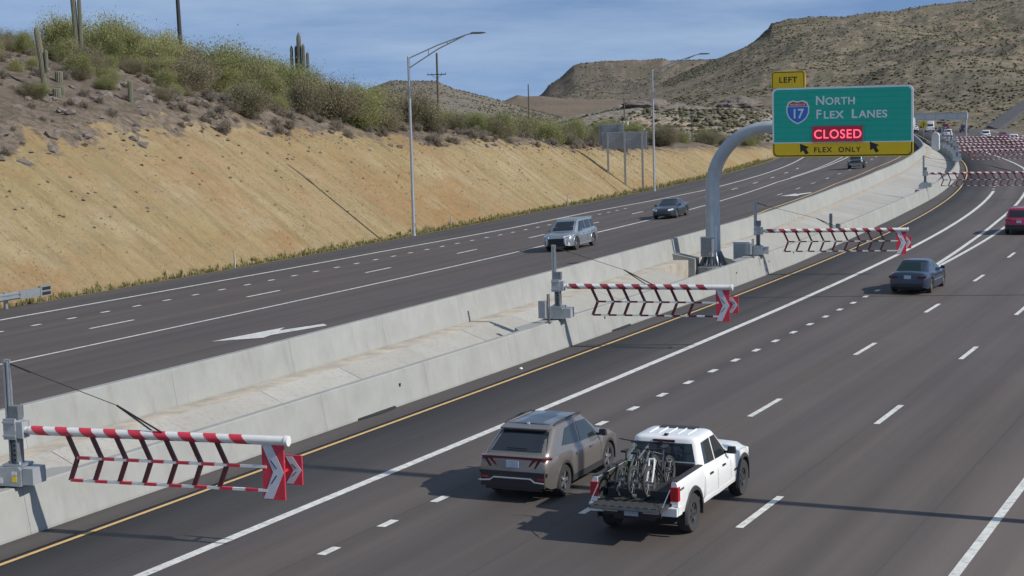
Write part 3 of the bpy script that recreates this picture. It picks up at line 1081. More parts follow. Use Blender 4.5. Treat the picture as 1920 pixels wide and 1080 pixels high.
# ================================================================ LANE GATES
def gate(name, label, s, rz, length, group=None, detail=True, stickers=False, band='gate_dark_red', strip_m='gate_maroon', strap_m='gate_maroon'):
    """swing gate on the barrier: cabinet, post, mast, striped arm with hanging chevron curtain"""
    base = R(s, float(d_rbar(s)), 1.072)
    g = thing(name, label, 'lane gate', tuple(base), rz, group)
    # cabinet: chamfered housing lying along the arm
    mb = MB()
    prof = [(-0.52, 0.04), (-0.52, 0.26), (-0.36, 0.44), (0.20, 0.46), (0.26, 0.40), (0.26, 0.04)]
    mb.prism(prof, 0.62, lambda u, v, w: (u, w - 0.31, v))
    cab = obj('cabinet', mb, MT['galv'], g)
    mb = MB()
    mb.box((0.40, 0.0, 0.25), (0.26, 0.50, 0.36))
    obj('motor_box', mb, MT['cab_grey'], g)
    if stickers:
        mb = MB()
        mb.box((0.10, -0.313, 0.20), (0.12, 0.006, 0.12))
        obj('sticker', mb, MT['sign_yellow'], cab)
        mb = MB()
        mb.box((-0.28, -0.313, 0.16), (0.16, 0.006, 0.12))
        obj('sticker', mb, MT['gate_white'], cab)
        mb = MB()
        mb.box((0.10, -0.313, 0.33), (0.13, 0.006, 0.08))
        obj('sticker', mb, MT['gate_white'], cab)
    mb = MB()
    mb.box((0, 0, 0.48), (0.50, 0.42, 0.05))
    mb.tube([(-0.13, -0.13, 0.46), (-0.13, -0.13, 0.56)], 0.03, 6)
    mb.tube([(0.13, -0.13, 0.46), (0.13, -0.13, 0.56)], 0.03, 6)
    obj('base_plate', mb, MT['galv'], g)
    # post with punched holes
    mb = MB()
    mb.box((0, 0, 0.86), (0.20, 0.20, 0.74))
    mb.box((-0.085, -0.13, 0.86), (0.03, 0.06, 0.74))
    mb.box((0.085, -0.13, 0.86), (0.03, 0.06, 0.74))
    post = obj('post', mb, MT['galv_dark'], g)
    for k in range(6 if detail else 0):
        mb = MB()
        mb.box((0.0, -0.103, 0.58 + 0.105 * k), (0.045, 0.012, 0.045))
        obj('post_hole', mb, MT['black'], post)
    mb = MB()
    mb.box((-0.06, 0, 1.27), (0.30, 0.34, 0.46))
    mb.box((0.16, 0, 1.25), (0.18, 0.28, 0.36))
    mb.box((-0.06, -0.18, 1.12), (0.32, 0.03, 0.04))
    mb.box((-0.06, -0.18, 1.42), (0.32, 0.03, 0.04))
    obj('clamp', mb, MT['cab_grey'], g)
    mb = MB()
    mb.box((0.02, 0, 1.63), (0.24, 0.22, 0.28))
    obj('actuator', mb, MT['galv_dark'], g)
    mb = MB()
    mb.box((-0.19, 0.02, 1.98), (0.05, 0.14, 1.60))
    mb.box((-0.11, 0.0, 1.98), (0.11, 0.05, 1.60))
    mb.box((-0.11, -0.04, 2.0), (0.03, 0.03, 1.5))
    obj('mast', mb, MT['galv'], g)
    # arm
    za, r = 1.235, 0.098
    mb = MB()
    mb.tube([(0.24, 0, za), (0.36, 0, za)], 0.075, 12)
    mb.tube([(0.36, 0, za), (length, 0, za)], r, 18)
    arm = obj('arm', mb, MT['gate_white'], g, smooth=True)
    x = 0.50
    while x < length - 0.7:
        mb = MB()
        n = 18
        rings = []
        for xe in (x, x + 0.30):
            rings.append([(xe + 0.10 * (-math.sin(2 * math.pi * j / n)), (r + 0.003) * math.cos(2 * math.pi * j / n), za + (r + 0.003) * math.sin(2 * math.pi * j / n)) for j in range(n)])
        mb.add(rings[0] + rings[1], [(j, (j + 1) % n, n + (j + 1) % n, n + j) for j in range(n)])
        obj('red_band', mb, MT[band], arm, smooth=True)
        x += 0.60
    mb = MB()
    mb.lathe([(0.0, length + 0.02), (r + 0.015, length + 0.02), (r + 0.02, length - 0.05), (r, length - 0.06)], 16, 'X', (0, 0, za))
    obj('end_cap', mb, MT['gate_white'], arm, smooth=True)
    # hanging chevron strips
    xs = []
    x = 1.30
    while x < length - 1.20:
        xs.append(x)
        x += 0.60
    z1, z2, z3 = za - r, za - 0.56, za - 1.06

    def bar(mb, a, b, w, t=0.03):
        (xa, zaa), (xb, zbb) = a, b
        mb.add([(xa - w, -t, zaa), (xa + w, -t, zaa), (xb + w, -t, zbb), (xb - w, -t, zbb), (xa - w, t, zaa), (xa + w, t, zaa), (xb + w, t, zbb), (xb - w, t, zbb)],
               [(0, 1, 2, 3), (7, 6, 5, 4), (0, 4, 5, 1), (1, 5, 6, 2), (2, 6, 7, 3), (3, 7, 4, 0)])
    for x in xs:
        mb = MB()
        bar(mb, (x, z1 + 0.02), (x + 0.22, z2), 0.05)
        bar(mb, (x + 0.22, z2), (x + 0.02, z3), 0.05)
        obj('chevron_strip', mb, MT[strip_m], g)
    for z, xo in ((z2, 0.22), (z3, 0.02)):
        mb = MB()
        mb.box(((xs[0] + xo + length - 0.5) / 2, 0, z), (length - 0.5 - xs[0] - xo, 0.064, 0.055))
        st = obj('strap', mb, MT['gate_white'], g)
        x = xs[0] + xo + 0.02
        while x < length - 0.9:
            mb = MB()
            mb.box((x + 0.15, 0, z), (0.30, 0.07, 0.061))
            obj('red_band', mb, MT[strap_m], st)
            x += 0.60
    # end boards with silver chevrons
    for (x0, x1, zt, zb, yy, nm) in ((length - 0.60, length - 0.10, za - 0.07, za - 1.25, 0.0, 'end_board'), (length - 0.22, length + 0.16, za - 0.36, za - 0.98, 0.30, 'side_board')):
        mb = MB()
        mb.box(((x0 + x1) / 2, yy, (zt + zb) / 2), (x1 - x0, 0.045, zt - zb))
        if yy:
            mb.box((length - 0.18, 0.15, (zt + zb) / 2), (0.05, 0.30, 0.05))
        bd = obj(nm, mb, MT['gate_red'], g)
        w, zm = x1 - x0, (zt + zb) / 2
        mb = MB()
        pol = [(x0 + 0.02 * w, zt - 0.02), (x0 + 0.45 * w, zt - 0.02), (x1 - 0.02 * w, zm), (x0 + 0.45 * w, zb + 0.02), (x0 + 0.02 * w, zb + 0.02), (x0 + 0.50 * w, zm)]
        for ys in (yy - 0.0285, yy + 0.0225):
            mb.add([(u, ys, v) for u, v in pol] + [(u, ys + 0.006, v) for u, v in pol],
                   [(0, 1, 2, 5), (5, 2, 3, 4), (6, 11, 8, 7), (11, 10, 9, 8)] + [(i, (i + 1) % 6, 6 + (i + 1) % 6, 6 + i) for i in range(6)])
        ch = obj('chevron', mb, MT['chevron'], bd)
        if detail:
            for sg in (1, -1):
                mb = MB()
                a, b = (x0 + 0.40 * w, zm + sg * 0.42 * (zt - zm)), (x0 + 0.66 * w, zm + sg * 0.12 * (zt - zm))
                y1 = yy - 0.034
                mb.add([(a[0] - 0.012, y1, a[1]), (a[0] + 0.012, y1, a[1]), (b[0] + 0.012, y1, b[1]), (b[0] - 0.012, y1, b[1]),
                        (a[0] - 0.012, y1 + 0.006, a[1]), (a[0] + 0.012, y1 + 0.006, a[1]), (b[0] + 0.012, y1 + 0.006, b[1]), (b[0] - 0.012, y1 + 0.006, b[1])],
                       [(0, 1, 2, 3), (7, 6, 5, 4), (0, 4, 5, 1), (1, 5, 6, 2), (2, 6, 7, 3), (3, 7, 4, 0)])
                obj('chevron_slot', mb, MT['black'], ch)
    # stay cable with bridle
    mb = MB()
    xa = 0.42 * length
    xb = 0.58 * length
    mast_top = Vector((-0.1, 0, 2.70))
    kn = Vector((xa - 0.2, 0, za + 0.62))
    mb.tube([mast_top, (0.45, 0, 2.52), kn], 0.009, 5)
    mb.tube([mast_top, (0.45, 0, 2.52)], 0.02, 5)
    mb.tube([kn, (xb - 0.15, -0.06, za + 0.08)], 0.02, 6)
    mb.tube([kn, (xb - 0.45, 0.06, za + 0.08)], 0.02, 6)
    obj('stay_cable', mb, MT['black'], g)
    return g


G1 = gate('lane_gate', 'red and white striped lane gate with yellow sticker on its cabinet', 28.35, 0.11, 6.55, stickers=True, band='gate_red', strap_m='gate_red')
G2 = gate('lane_gate', 'striped lane gate on barrier between sticker-bearing gate and curved sign column', 57.45, 0.125, 6.55, stickers=False)
G3 = gate('lane_gate', 'striped lane gate on the barrier just beneath the green overhead sign', 83.6, 0.23, 7.5, detail=True)
G4 = gate('lane_gate', 'long striped lane gate reaching over the yellow line past the green sign', 146.0, 0.10, 13.0, detail=False, strip_m='gate_dark_red')
far_lab = 'long red and white gate among the rows closing the far flex lanes'
for sx in (204, 217, 229, 241, 253, 265):
    gate('lane_gate', far_lab, sx, 0.16, 12.5, strip_m='gate_dark_red', group='far lane gates in close rows', detail=False)

# widened concrete blocks that carry the gates, part of the barrier
org = barrier_r.location
for sg, ln in ((28.0, 4.2), (57.1, 4.4), (83.2, 4.6), (146.0, 4.0)):
    mb = MB()
    vs = []
    for q in (sg - ln / 2 - 0.6, sg - ln / 2, sg + ln / 2, sg + ln / 2 + 0.6):
        wd = 0.12 if q in (sg - ln / 2 - 0.6, sg + ln / 2 + 0.6) else 0.62
        d0 = float(d_rbar(q))
        ze = 1.055 if wd > 0.2 else 1.03
        for dx, z in ((-0.05, 0.03), (-0.05, ze), (-wd, ze), (-wd - 0.12, 0.03)):
            vs.append(R(q, d0 + dx, z) - org)
    fs = []
    for i in range(3):
        for j in range(4):
            j2 = (j + 1) % 4
            fs.append((i * 4 + j, i * 4 + j2, i * 4 + 4 + j2, i * 4 + 4 + j))
    fs += [(0, 1, 2, 3), (12, 13, 14, 15)]
    mb.add(vs, fs)
    obj('gate_footing', mb, MT['footing'], barrier_r)


def pole_cabinet(label, s, dd, z, hgt=0.78):
    p = R(s, float(d_rbar(s)) + dd, z)
    t = thing('control_box', label, 'control box', tuple(p), heading(s))
    mb = MB()
    mb.box((0.17, 0.0, hgt * 0.68), (0.035, 0.05, hgt * 1.36))
    mb.box((0.24, 0.0, hgt * 0.68), (0.035, 0.05, hgt * 1.36))
    mb.box((0.2, 0, 0.015), (0.2, 0.2, 0.03))
    obj('post', mb, MT['galv_dark'], t)
    mb = MB()
    mb.box((-0.02, 0.0, hgt * 0.62), (0.28, 0.22, hgt * 0.82))
    b = obj('box', mb, MT['cab_grey'], t)
    mb = MB()
    mb.box((-0.02, -0.115, hgt * 0.62), (0.25, 0.012, hgt * 0.76))
    obj('door', mb, MT['cab_grey'], b)
    return t


pole_cabinet('small grey control box on posts beside the gate facing the curved sign column', 56.35, -0.12, 1.073)
pole_cabinet('small grey control box on posts beside the gate under the green sign', 82.3, -0.12, 1.073, 0.7)
t = thing('sensor_post', 'short dark sensor post with small box on the barrier past the green sign', 'sensor post', tuple(R(101.5, float(d_rbar(101.5)), 1.072)))
mb = MB()
mb.box((0, 0, 0.45), (0.16, 0.12, 0.9))
for k in range(7):
    mb.box((0, 0, 0.12 + 0.115 * k), (0.19, 0.15, 0.045))
obj('post', mb, MT['galv_dark'], t)
mb = MB()
mb.box((0.42, 0.1, 0.14), (0.26, 0.22, 0.27))
obj('box', mb, MT['galv_dark'], t)

# ================================================================ OVERHEAD SIGN
GX, GY = -27.05, 83.75
gt = thing('sign_gantry', 'curved grey steel sign column rising from the median', 'sign gantry', (GX, GY, 0.02))
pts, rad = [], []
for z in np.linspace(0.0, 4.45, 10):
    pts.append((0, 0, z))
    rad.append(0.40 - 0.008 * z)
RC = 3.15
for a in np.linspace(0, math.pi / 2, 22)[1:]:
    pts.append((RC - RC * math.cos(a), 0, 4.45 + RC * math.sin(a)))
    rad.append(0.365 - 0.04 * a)
for x in np.linspace(RC + 0.4, 10.4, 10):
    pts.append((x, 0, 4.45 + RC + 0.01 * (x - RC)))
    rad.append(0.30 - 0.006 * (x - RC))
mb = MB()
mb.tube(pts, rad, 28)
tube = obj('mast_arm', mb, MT['monotube'], gt, smooth=True)
mb = MB()
mb.lathe([(0.0, 0.51), (0.78, 0.51), (0.78, 0.45), (0.0, 0.45)], 28)
obj('base_plate', mb, MT['galv_dark'], gt)
mb = MB()
mb.lathe([(0.0, 0.45), (0.95, 0.45), (0.95, -0.06), (0.0, -0.06)], 28)
obj('pedestal', mb, MT['footing'], gt)
for k in range(14):
    a = 2 * math.pi * k / 14
    mb = MB()
    ca, sa = math.cos(a), math.sin(a)
    prof = [(0.36, 0.51), (0.74, 0.51), (0.74, 0.55), (0.42, 1.22), (0.36, 1.22)]
    mb.prism(prof, 0.05, lambda u, v, w: (u * ca - (w - 0.025) * sa, u * sa + (w - 0.025) * ca, v))
    obj('gusset', mb, MT['galv_dark'] if k % 2 else MT['galv'], gt)
mb = MB()
for k in range(14):
    a = 2 * math.pi * (k + 0.5) / 14
    mb.tube([(0.66 * math.cos(a), 0.66 * math.sin(a), 0.51), (0.66 * math.cos(a), 0.66 * math.sin(a), 0.62)], 0.03, 6)
obj('anchor_bolt', mb, MT['galv'], gt)
for x in (4.2, 6.8, 9.4):
    mb = MB()
    mb.box((x, -0.33, 7.75), (0.12, 0.08, 3.3))
    mb.box((x, -0.18, 7.62), (0.16, 0.3, 0.5))
    obj('hanger', mb, MT['galv'], gt)
ct = thing('control_box', 'grey electrical box mounted on the foot of the curved sign column', 'control box', (GX - 0.12, GY - 0.60, 0.98))
mb = MB()
mb.box((0, 0, 0.52), (0.62, 0.34, 1.0))
b = obj('box', mb, MT['cab_grey'], ct)
mb = MB()
mb.box((0, -0.176, 0.52), (0.54, 0.014, 0.92))
d = obj('door', mb, MT['galv_dark'], b)
mb = MB()
mb.box((0.18, -0.188, 0.2), (0.06, 0.012, 0.14))
obj('handle', mb, MT['galv'], d)
mb = MB()
mb.box((0.05, 0.0, 1.035), (0.72, 0.42, 0.03))
obj('top', mb, MT['galv'], b)

# power cabinet beside the column
t = thing('power_cabinet', 'pale power cabinet standing between sign column and gate', 'cabinet', (-25.62, 84.35, 0.03))
mb = MB()
mb.box((0, 0, 0.82), (0.86, 0.62, 1.64))
c_ = obj('housing', mb, MT['cab_white'], t)
mb = MB()
mb.box((-0.04, -0.318, 0.82), (0.74, 0.016, 1.5))
obj('door', mb, MT['cab_grey'], c_)
mb = MB()
mb.box((0, 0, 1.655), (0.92, 0.68, 0.03))
obj('top', mb, MT['cab_white'], c_)

# concrete stub block in the median
mb = MB()
mb.add([(-0.62, -0.35, 0), (0.42, -0.35, 0), (0.42, 0.45, 0), (-0.62, 0.45, 0), (-0.80, -0.32, 1.15), (0.40, -0.30, 0.90), (0.40, 0.40, 0.92), (-0.80, 0.40, 1.17)],
       [(0, 3, 2, 1), (4, 5, 6, 7), (0, 1, 5, 4), (1, 2, 6, 5), (2, 3, 7, 6), (3, 0, 4, 7)])
tag(obj('concrete_block', mb, MT['footing'], loc=(-28.15, 83.1, 0.0)), 'slanted concrete block in the median at the foot of the sign column', 'concrete block')


# ---------------------------------------------------------------- lettering
def text_mesh(body, size, off=0.0, sx=1.0, align='CENTER', space=1.0):
    cu = bpy.data.curves.new('t', 'FONT')
    cu.body = body
    cu.size = size
    cu.offset = off
    cu.extrude = 0.004
    cu.align_x = align
    cu.space_character = space
    o = bpy.data.objects.new('t', cu)
    C.objects.link(o)
    dg = bpy.context.evaluated_depsgraph_get()
    me = bpy.data.meshes.new_from_object(o.evaluated_get(dg))
    bpy.data.objects.remove(o)
    bpy.data.curves.remove(cu)
    # text lies in XY: stand it up, facing -Y
    me.transform(Matrix(((sx, 0, 0, 0), (0, 0, -1, 0), (0, 1, 0, 0), (0, 0, 0, 1))))
    me.materials.clear()
    return me


def letters(body, x, y, z, size, m, parent, off=0.0, sx=1.0, align='CENTER', name='lettering', space=1.0):
    o = mesh_obj(name, text_mesh(body, size, off, sx, align, space), m, parent)
    o.location = (x, y, z)
    return o


def rrect(x0, x1, z0, z1, r, corners=(1, 1, 1, 1), n=6):
    """outline; corners order: bottom-left, bottom-right, top-right, top-left"""
    out = []
    for (cx, cz, a0, k) in ((x0 + r, z0 + r, math.pi, 0), (x1 - r, z0 + r, 1.5 * math.pi, 1), (x1 - r, z1 - r, 0, 2), (x0 + r, z1 - r, 0.5 * math.pi, 3)):
        if corners[k]:
            for i in range(n + 1):
                a = a0 + math.pi / 2 * i / n
                out.append((cx + r * math.cos(a), cz + r * math.sin(a)))
        else:
            out.append((x0 if k in (0, 3) else x1, z0 if k < 2 else z1))
    return out


def plate(name, outline, y, th, m, parent):
    mb = MB()
    mb.prism(outline, th, lambda u, v, w: (u, y - w, v))
    return obj(name, mb, m, parent)


SW, SH = 7.06, 3.48
MT['seam_green'] = mat('seam_green', (0.006, 0.27, 0.20), 0.5)
sg = thing('overhead_sign', 'green overhead highway sign with yellow strip and red CLOSED display', 'highway sign', (-23.66, GY - 0.52, 6.08))
Yf = 0.0
gp = plate('green_panel', rrect(0, SW, 0.70, SH, 0.28, (0, 0, 1, 1)), Yf, 0.06, MT['sign_white'], sg)
plate('green_face', rrect(0.09, SW - 0.09, 0.76, SH - 0.09, 0.22, (0, 0, 1, 1)), Yf - 0.061, 0.006, MT['sign_green'], gp)
yp = plate('yellow_panel', rrect(0, SW, 0, 0.698, 0.26, (1, 1, 0, 0)), Yf, 0.06, MT['sign_yellow'], sg)
plate('yellow_border', rrect(0.045, SW - 0.045, 0.045, 0.69, 0.24, (1, 1, 0, 0)), Yf - 0.061, 0.004, MT['sign_black'], yp)
plate('yellow_face', rrect(0.10, SW - 0.10, 0.10, 0.694, 0.20, (1, 1, 0, 0)), Yf - 0.066, 0.004, MT['sign_yellow'], yp)
lt = plate('left_tab', rrect(-0.03, 1.70, SH + 0.004, SH + 0.84, 0.14, (0, 0, 1, 1)), Yf, 0.05, MT['sign_yellow'], sg)
plate('tab_border', rrect(0.01, 1.66, SH + 0.01, SH + 0.80, 0.12, (0, 0, 1, 1)), Yf - 0.051, 0.004, MT['sign_black'], lt)
plate('tab_face', rrect(0.05, 1.62, SH + 0.014, SH + 0.76, 0.10, (0, 0, 1, 1)), Yf - 0.056, 0.004, MT['sign_yellow'], lt)
letters('LEFT', 0.83, Yf - 0.066, SH + 0.27, 0.40, MT['sign_black'], lt, 0.008, 1.05, space=1.12)
for k in range(9):
    mb = MB()
    mb.box((SW / 2, Yf - 0.0685, 0.76 + 0.285 * (k + 0.6)), (SW - 0.2, 0.004, 0.012))
    obj('panel_seam', mb, MT['seam_green'], gp)
yl = Yf - 0.080
letters('N', 2.22, yl, 2.60, 0.62, MT['sign_white'], gp, 0.012, 1.0, 'LEFT')
letters('ORTH', 2.72, yl, 2.60, 0.50, MT['sign_white'], gp, 0.010, 1.06, 'LEFT', space=1.06)
letters('F', 2.24, yl, 1.92, 0.62, MT['sign_white'], gp, 0.012, 1.0, 'LEFT')
letters('LEX', 2.62, yl, 1.92, 0.52, MT['sign_white'], gp, 0.010, 1.10, 'LEFT', space=1.08)
letters('L', 4.02, yl, 1.92, 0.62, MT['sign_white'], gp, 0.012, 1.0, 'LEFT')
letters('ANES', 4.40, yl, 1.92, 0.52, MT['sign_white'], gp, 0.010, 1.08, 'LEFT', space=1.06)
letters('FLEX  ONLY', 3.30, Yf - 0.076, 0.24, 0.36, MT['sign_black'], yp, 0.006, 1.02, space=1.22)
# LED insert
lp = plate('led_panel', [(2.08, 0.78), (4.60, 0.78), (4.60, 1.53), (2.08, 1.53)], Yf - 0.05, 0.12, MT['led_panel'], sg)
letters('CLOSED', 3.36, Yf - 0.178, 0.93, 0.62, MT['led'], lp, 0.004, 0.98, name='led_lettering', space=1.10)
mb = MB()
for k in range(36):
    for j in range(2):
        pass
for x in (2.06, 4.60):
    mb.box((x + 0.01, Yf - 0.15, 1.16), (0.03, 0.05, 0.78))
for z in (0.77, 1.54):
    mb.box((3.34, Yf - 0.15, z), (2.57, 0.05, 0.03))
obj('led_frame', mb, MT['galv_dark'], lp)


# up-left arrows
def sign_arrow(cx, cz):
    L_ = 0.30
    pol = [(-0.26, 0.28), (0.20, 0.10), (0.06, 0.02), (0.19, -0.20), (0.03, -0.27), (-0.09, -0.06), (-0.24, -0.16)]
    mb = MB()
    n = len(pol)
    mb.add([(cx + u, yy, cz + v) for yy in (Yf - 0.071, Yf - 0.077) for u, v in pol], [tuple(range(n))[::-1], tuple(range(n, 2 * n))] + [(i, (i + 1) % n, n + (i + 1) % n, n + i) for i in range(n)])
    obj('arrow', mb, MT['sign_black'], yp)


sign_arrow(1.68, 0.40)
sign_arrow(5.20, 0.46)


# interstate shield
def shield(k):
    top = [(-0.46, 0.42), (-0.25, 0.50), (0.0, 0.45), (0.25, 0.50), (0.46, 0.42)]
    right = [(0.56, 0.18), (0.55, -0.10), (0.44, -0.34), (0.24, -0.52), (0.0, -0.64)]
    left = [(-u, v) for u, v in right[:-1]][::-1]
    return [(u * k, v * k) for u, v in top + right + left]


scx, scz = 1.32, 2.32
pol = [(scx + u, scz + v) for u, v in shield(1.05)]
sh = plate('shield', pol[::-1], Yf - 0.0715, 0.004, MT['sign_white'], gp)
blue = [(scx + u, scz + v) for u, v in shield(0.94) if v < 0.25]
blue = [(scx - 0.50, scz + 0.20)] + [] + [(scx + 0.50, scz + 0.20)] + [p for p in [(scx + u, scz + v) for u, v in shield(0.94)] if p[1] < scz + 0.19]
plate('shield_field', blue[::-1], Yf - 0.0745, 0.005, MT['sign_blue'], sh)
red = [(scx - 0.49, scz + 0.225), (scx - 0.42, scz + 0.385), (scx - 0.235, scz + 0.46), (scx, scz + 0.41), (scx + 0.235, scz + 0.46), (scx + 0.42, scz + 0.385), (scx + 0.49, scz + 0.225)]
plate('shield_crown', red, Yf - 0.0745, 0.005, MT['sign_red'], sh)
letters('1', scx - 0.16, Yf - 0.084, scz - 0.36, 0.66, MT['sign_white'], sh, 0.012, 0.95)
letters('7', scx + 0.15, Yf - 0.084, scz - 0.36, 0.66, MT['sign_white'], sh, 0.012, 0.95)
letters('INTERSTATE', scx, Yf - 0.084, scz + 0.26, 0.135, MT['sign_white'], sh, 0.002, 1.02)

# ================================================================ STREET LAMPS
def street_lamp(label, x, y, z, hgt=12.75, rk_=1.0):
    t = thing('street_lamp', label, 'street lamp', (x, y, z), 0, 'tall street lamps along the roadside')
    mb = MB()
    mb.lathe([(0.0, 0.10), (0.28, 0.10), (0.28, -0.4), (0.0, -0.4)], 16)
    obj('footing', mb, MT['footing'], t)
    mb = MB()
    mb.tube([(0, 0, 0.08), (0, 0, 0.35), (0, 0, 6), (0, 0, hgt)], [0.16 * rk_, 0.125 * rk_, 0.11 * rk_, 0.085 * rk_ ** (2.0 if rk_ > 1 else 1)], 14)
    sh_ = obj('shaft', mb, MT['pole_steel'], t, smooth=True)
    mb = MB()
    mb.box((0.115, 0, 0.9), (0.03, 0.12, 0.25))
    obj('hand_hole', mb, MT['galv_dark'], sh_)
    mb = MB()
    mb.tube([(0.05, 0, hgt - 0.12), (2.4, 0, hgt + 0.72), (4.6, 0, hgt + 1.34), (5.1, 0, hgt + 1.40)], 0.045, 8)
    mb.tube([(0.05, 0, hgt - 0.80), (2.4, 0, hgt + 0.45), (4.5, 0, hgt + 1.30)], 0.045, 8)
    mb.tube([(1.6, 0, hgt + 0.03), (1.6, 0, hgt + 0.42)], 0.03, 6)
    mb.tube([(3.1, 0, hgt + 0.72), (3.1, 0, hgt + 0.92)], 0.03, 6)
    obj('bracket_arm', mb, MT['pole_steel'], t, smooth=True)
    mb = MB()
    prof = [(4.95, -0.03), (5.1, -0.07), (5.95, -0.05), (6.05, 0.0), (5.9, 0.05), (5.15, 0.07), (4.95, 0.03)]
    mb.prism(prof, 0.30, lambda u, v, w: (u, w - 0.15, hgt + 1.42 + v))
    hd = obj('lamp_head', mb, MT['galv_dark'], t)
    mb = MB()
    mb.box((5.5, 0, hgt + 1.345), (0.5, 0.22, 0.02))
    obj('lens', mb, MT['lamp'], hd)
    return t


street_lamp('tall steel street lamp at the foot of the tan slope, before the low grey hill', -56.24, 105.5, -0.12)
street_lamp('tall steel street lamp standing beside the grey sign backs', -58.2, 161.2, -0.12, 12.3)
street_lamp('very tall street lamp on the right verge whose shadow crosses all northbound lanes', 1.2, 36.3, -0.05, 17.6, 1.6)

# ================================================================ SIGN SEEN FROM BEHIND
def back_sign(label, x, y, zb, panels, posts, rz):
    t = thing('road_sign', label, 'road sign', (x, y, 0), rz)
    for (x0, x1, z0, z1, yy) in panels:
        nsl = int(round((z1 - z0) / 0.15))
        hgt = (z1 - z0) / nsl
        pn = None
        mb = MB()
        mb.box(((x0 + x1) / 2, yy + 0.05, (z0 + z1) / 2), (x1 - x0, 0.02, z1 - z0))
        pn = obj('panel', mb, MT['sign_back'], t)
        for k in range(nsl):
            mb = MB()
            mb.box(((x0 + x1) / 2, yy, z0 + (k + 0.5) * hgt), (x1 - x0, 0.06, hgt * 0.72))
            obj('panel_rib', mb, MT['sign_back'], pn)
    for (px, z0, z1, yy) in posts:
        mb = MB()
        mb.box((px, yy, (z0 + z1) / 2), (0.16, 0.14, z1 - z0))
        mb.box((px, yy - 0.08, (z0 + z1) / 2), (0.22, 0.02, z1 - z0))
        obj('post', mb, MT['galv'] if z1 - z0 > 4 else MT['galv_dark'], t)
    return t


def hz_at(x, y):
    """terrain height of the hillside under a world point"""
    i = int(np.argmin((_X - x) ** 2 + (_Y - y) ** 2))
    t = _T[i]
    s_ = _S[i] + (x - _X[i]) * (-math.sin(t)) + (y - _Y[i]) * math.cos(t)
    d_ = (x - _X[i]) * math.cos(t) + (y - _Y[i]) * math.sin(t)
    u_ = float(d_ledge(s_)) - d_
    return hill_z(s_, u_)


bs_x, bs_y = -63.2, 166.0
zs = [hz_at(bs_x + q, bs_y) for q in (-2.0, 0.0, 2.0)]
back_sign('large grey aluminium road signs seen from behind on three posts', bs_x, bs_y, 0,
          [(-2.9, -0.2, 4.85, 6.75, 0.35), (-2.45, 2.45, 4.15, 5.95, 0.0)],
          [(-1.75, zs[0] - 0.4, 5.9, -0.12), (0.1, zs[1] - 0.4, 5.9, -0.12), (2.0, zs[2] - 0.4, 5.9, -0.12), (-2.5, 4.6, 6.7, 0.24), (-0.7, 4.6, 6.7, 0.24)], 0.08)

# ================================================================ UTILITY POLES
def utility_pole(label, x, y, z, h_, r=0.14, arm=None, m='wood', boxes=False, lean=0.0):
    t = thing('utility_pole', label, 'utility pole', (x, y, z))
    mb = MB()
    mb.tube([(0, 0, -0.6), (lean * 0.5, 0, h_ * 0.5), (lean, 0, h_)], [r, r * 0.85, r * 0.7], 10)
    obj('pole', mb, MT[m], t, smooth=True)
    if arm:
        zz, w = arm
        mb = MB()
        mb.box((0, -r, h_ * zz), (w, 0.12, 0.14))
        mb.tube([(-w * 0.3, -r, h_ * zz), (0, -r, h_ * zz - 0.7)], 0.03, 5)
        mb.tube([(w * 0.3, -r, h_ * zz), (0, -r, h_ * zz - 0.7)], 0.03, 5)
        ca = obj('crossarm', mb, MT[m], t)
        for k in (-0.46, -0.25, 0.25, 0.46):
            mb = MB()
            mb.lathe([(0.0, 0.07), (0.05, 0.07), (0.07, 0.2), (0.05, 0.34), (0.0, 0.36)], 8, 'Z', (w * k, -r, h_ * zz))
            obj('insulator', mb, MT['galv_dark'], ca)
    if boxes:
        for k in (-0.7, 0.0, 0.7):
            mb = MB()
            mb.lathe([(0.0, 0), (0.26, 0), (0.28, 0.4), (0.26, 0.95), (0.0, 1.0)], 10, 'Z', (k, -0.35, h_ * 0.45))
            obj('transformer', mb, MT['cab_white'], t)
    return t


utility_pole('wooden utility pole with one crossarm behind the first street lamp', -130.0, 254.0, 0.0, 18.0, 0.24, (0.80, 3.6))
utility_pole('slim wooden utility pole in front of the flat topped mesa', -145, 325, -0.4, 13.6, 0.17)
utility_pole('wooden utility pole with transformers behind the grey sign backs', -117.5, 309, 0, 9.6, 0.16, boxes=True)
utility_pole('short wooden utility pole on the rocky rise left of the curved sign column', -96, 286, -0.3, 6.6, 0.13, (0.97, 0.8))
utility_pole('tall dark leaning pole rising from the green hilltop brush', -87.1, 121.8, hz_at(-87.1, 121.8), 10.8, 0.21, m='wood_dark', lean=-0.25)

# ================================================================ GUARDRAIL AND MARKER POSTS
gr = thing('guardrail', 'galvanised steel guardrail end beside the southbound shoulder', 'guardrail', tuple(R(64.2, -32.0)))
go = R(64.2, -32.0)
wprof = [(-0.02, 0.40), (-0.08, 0.46), (-0.08, 0.50), (-0.02, 0.56), (-0.02, 0.60), (-0.08, 0.66), (-0.08, 0.70), (-0.02, 0.76)]
mb = MB()
ss = list(np.linspace(46.0, 63.4, 10))
vs = []
for q in ss:
    for dx, z in wprof:
        vs.append(R(q, -32.1 + dx * -1.4, z + 0.02) - go)
    for dx, z in wprof[::-1]:
        vs.append(R(q, -32.1 + dx * -1.4 - 0.02, z + 0.02) - go)
n = 16
fs = []
for i in range(len(ss) - 1):
    for j in range(n):
        j2 = (j + 1) % n
        fs.append((i * n + j, i * n + j2, (i + 1) * n + j2, (i + 1) * n + j))
fs += [tuple(range(n)), tuple((len(ss) - 1) * n + j for j in range(n))]
mb.add(vs, fs)
obj('rail', mb, MT['galv'], gr)
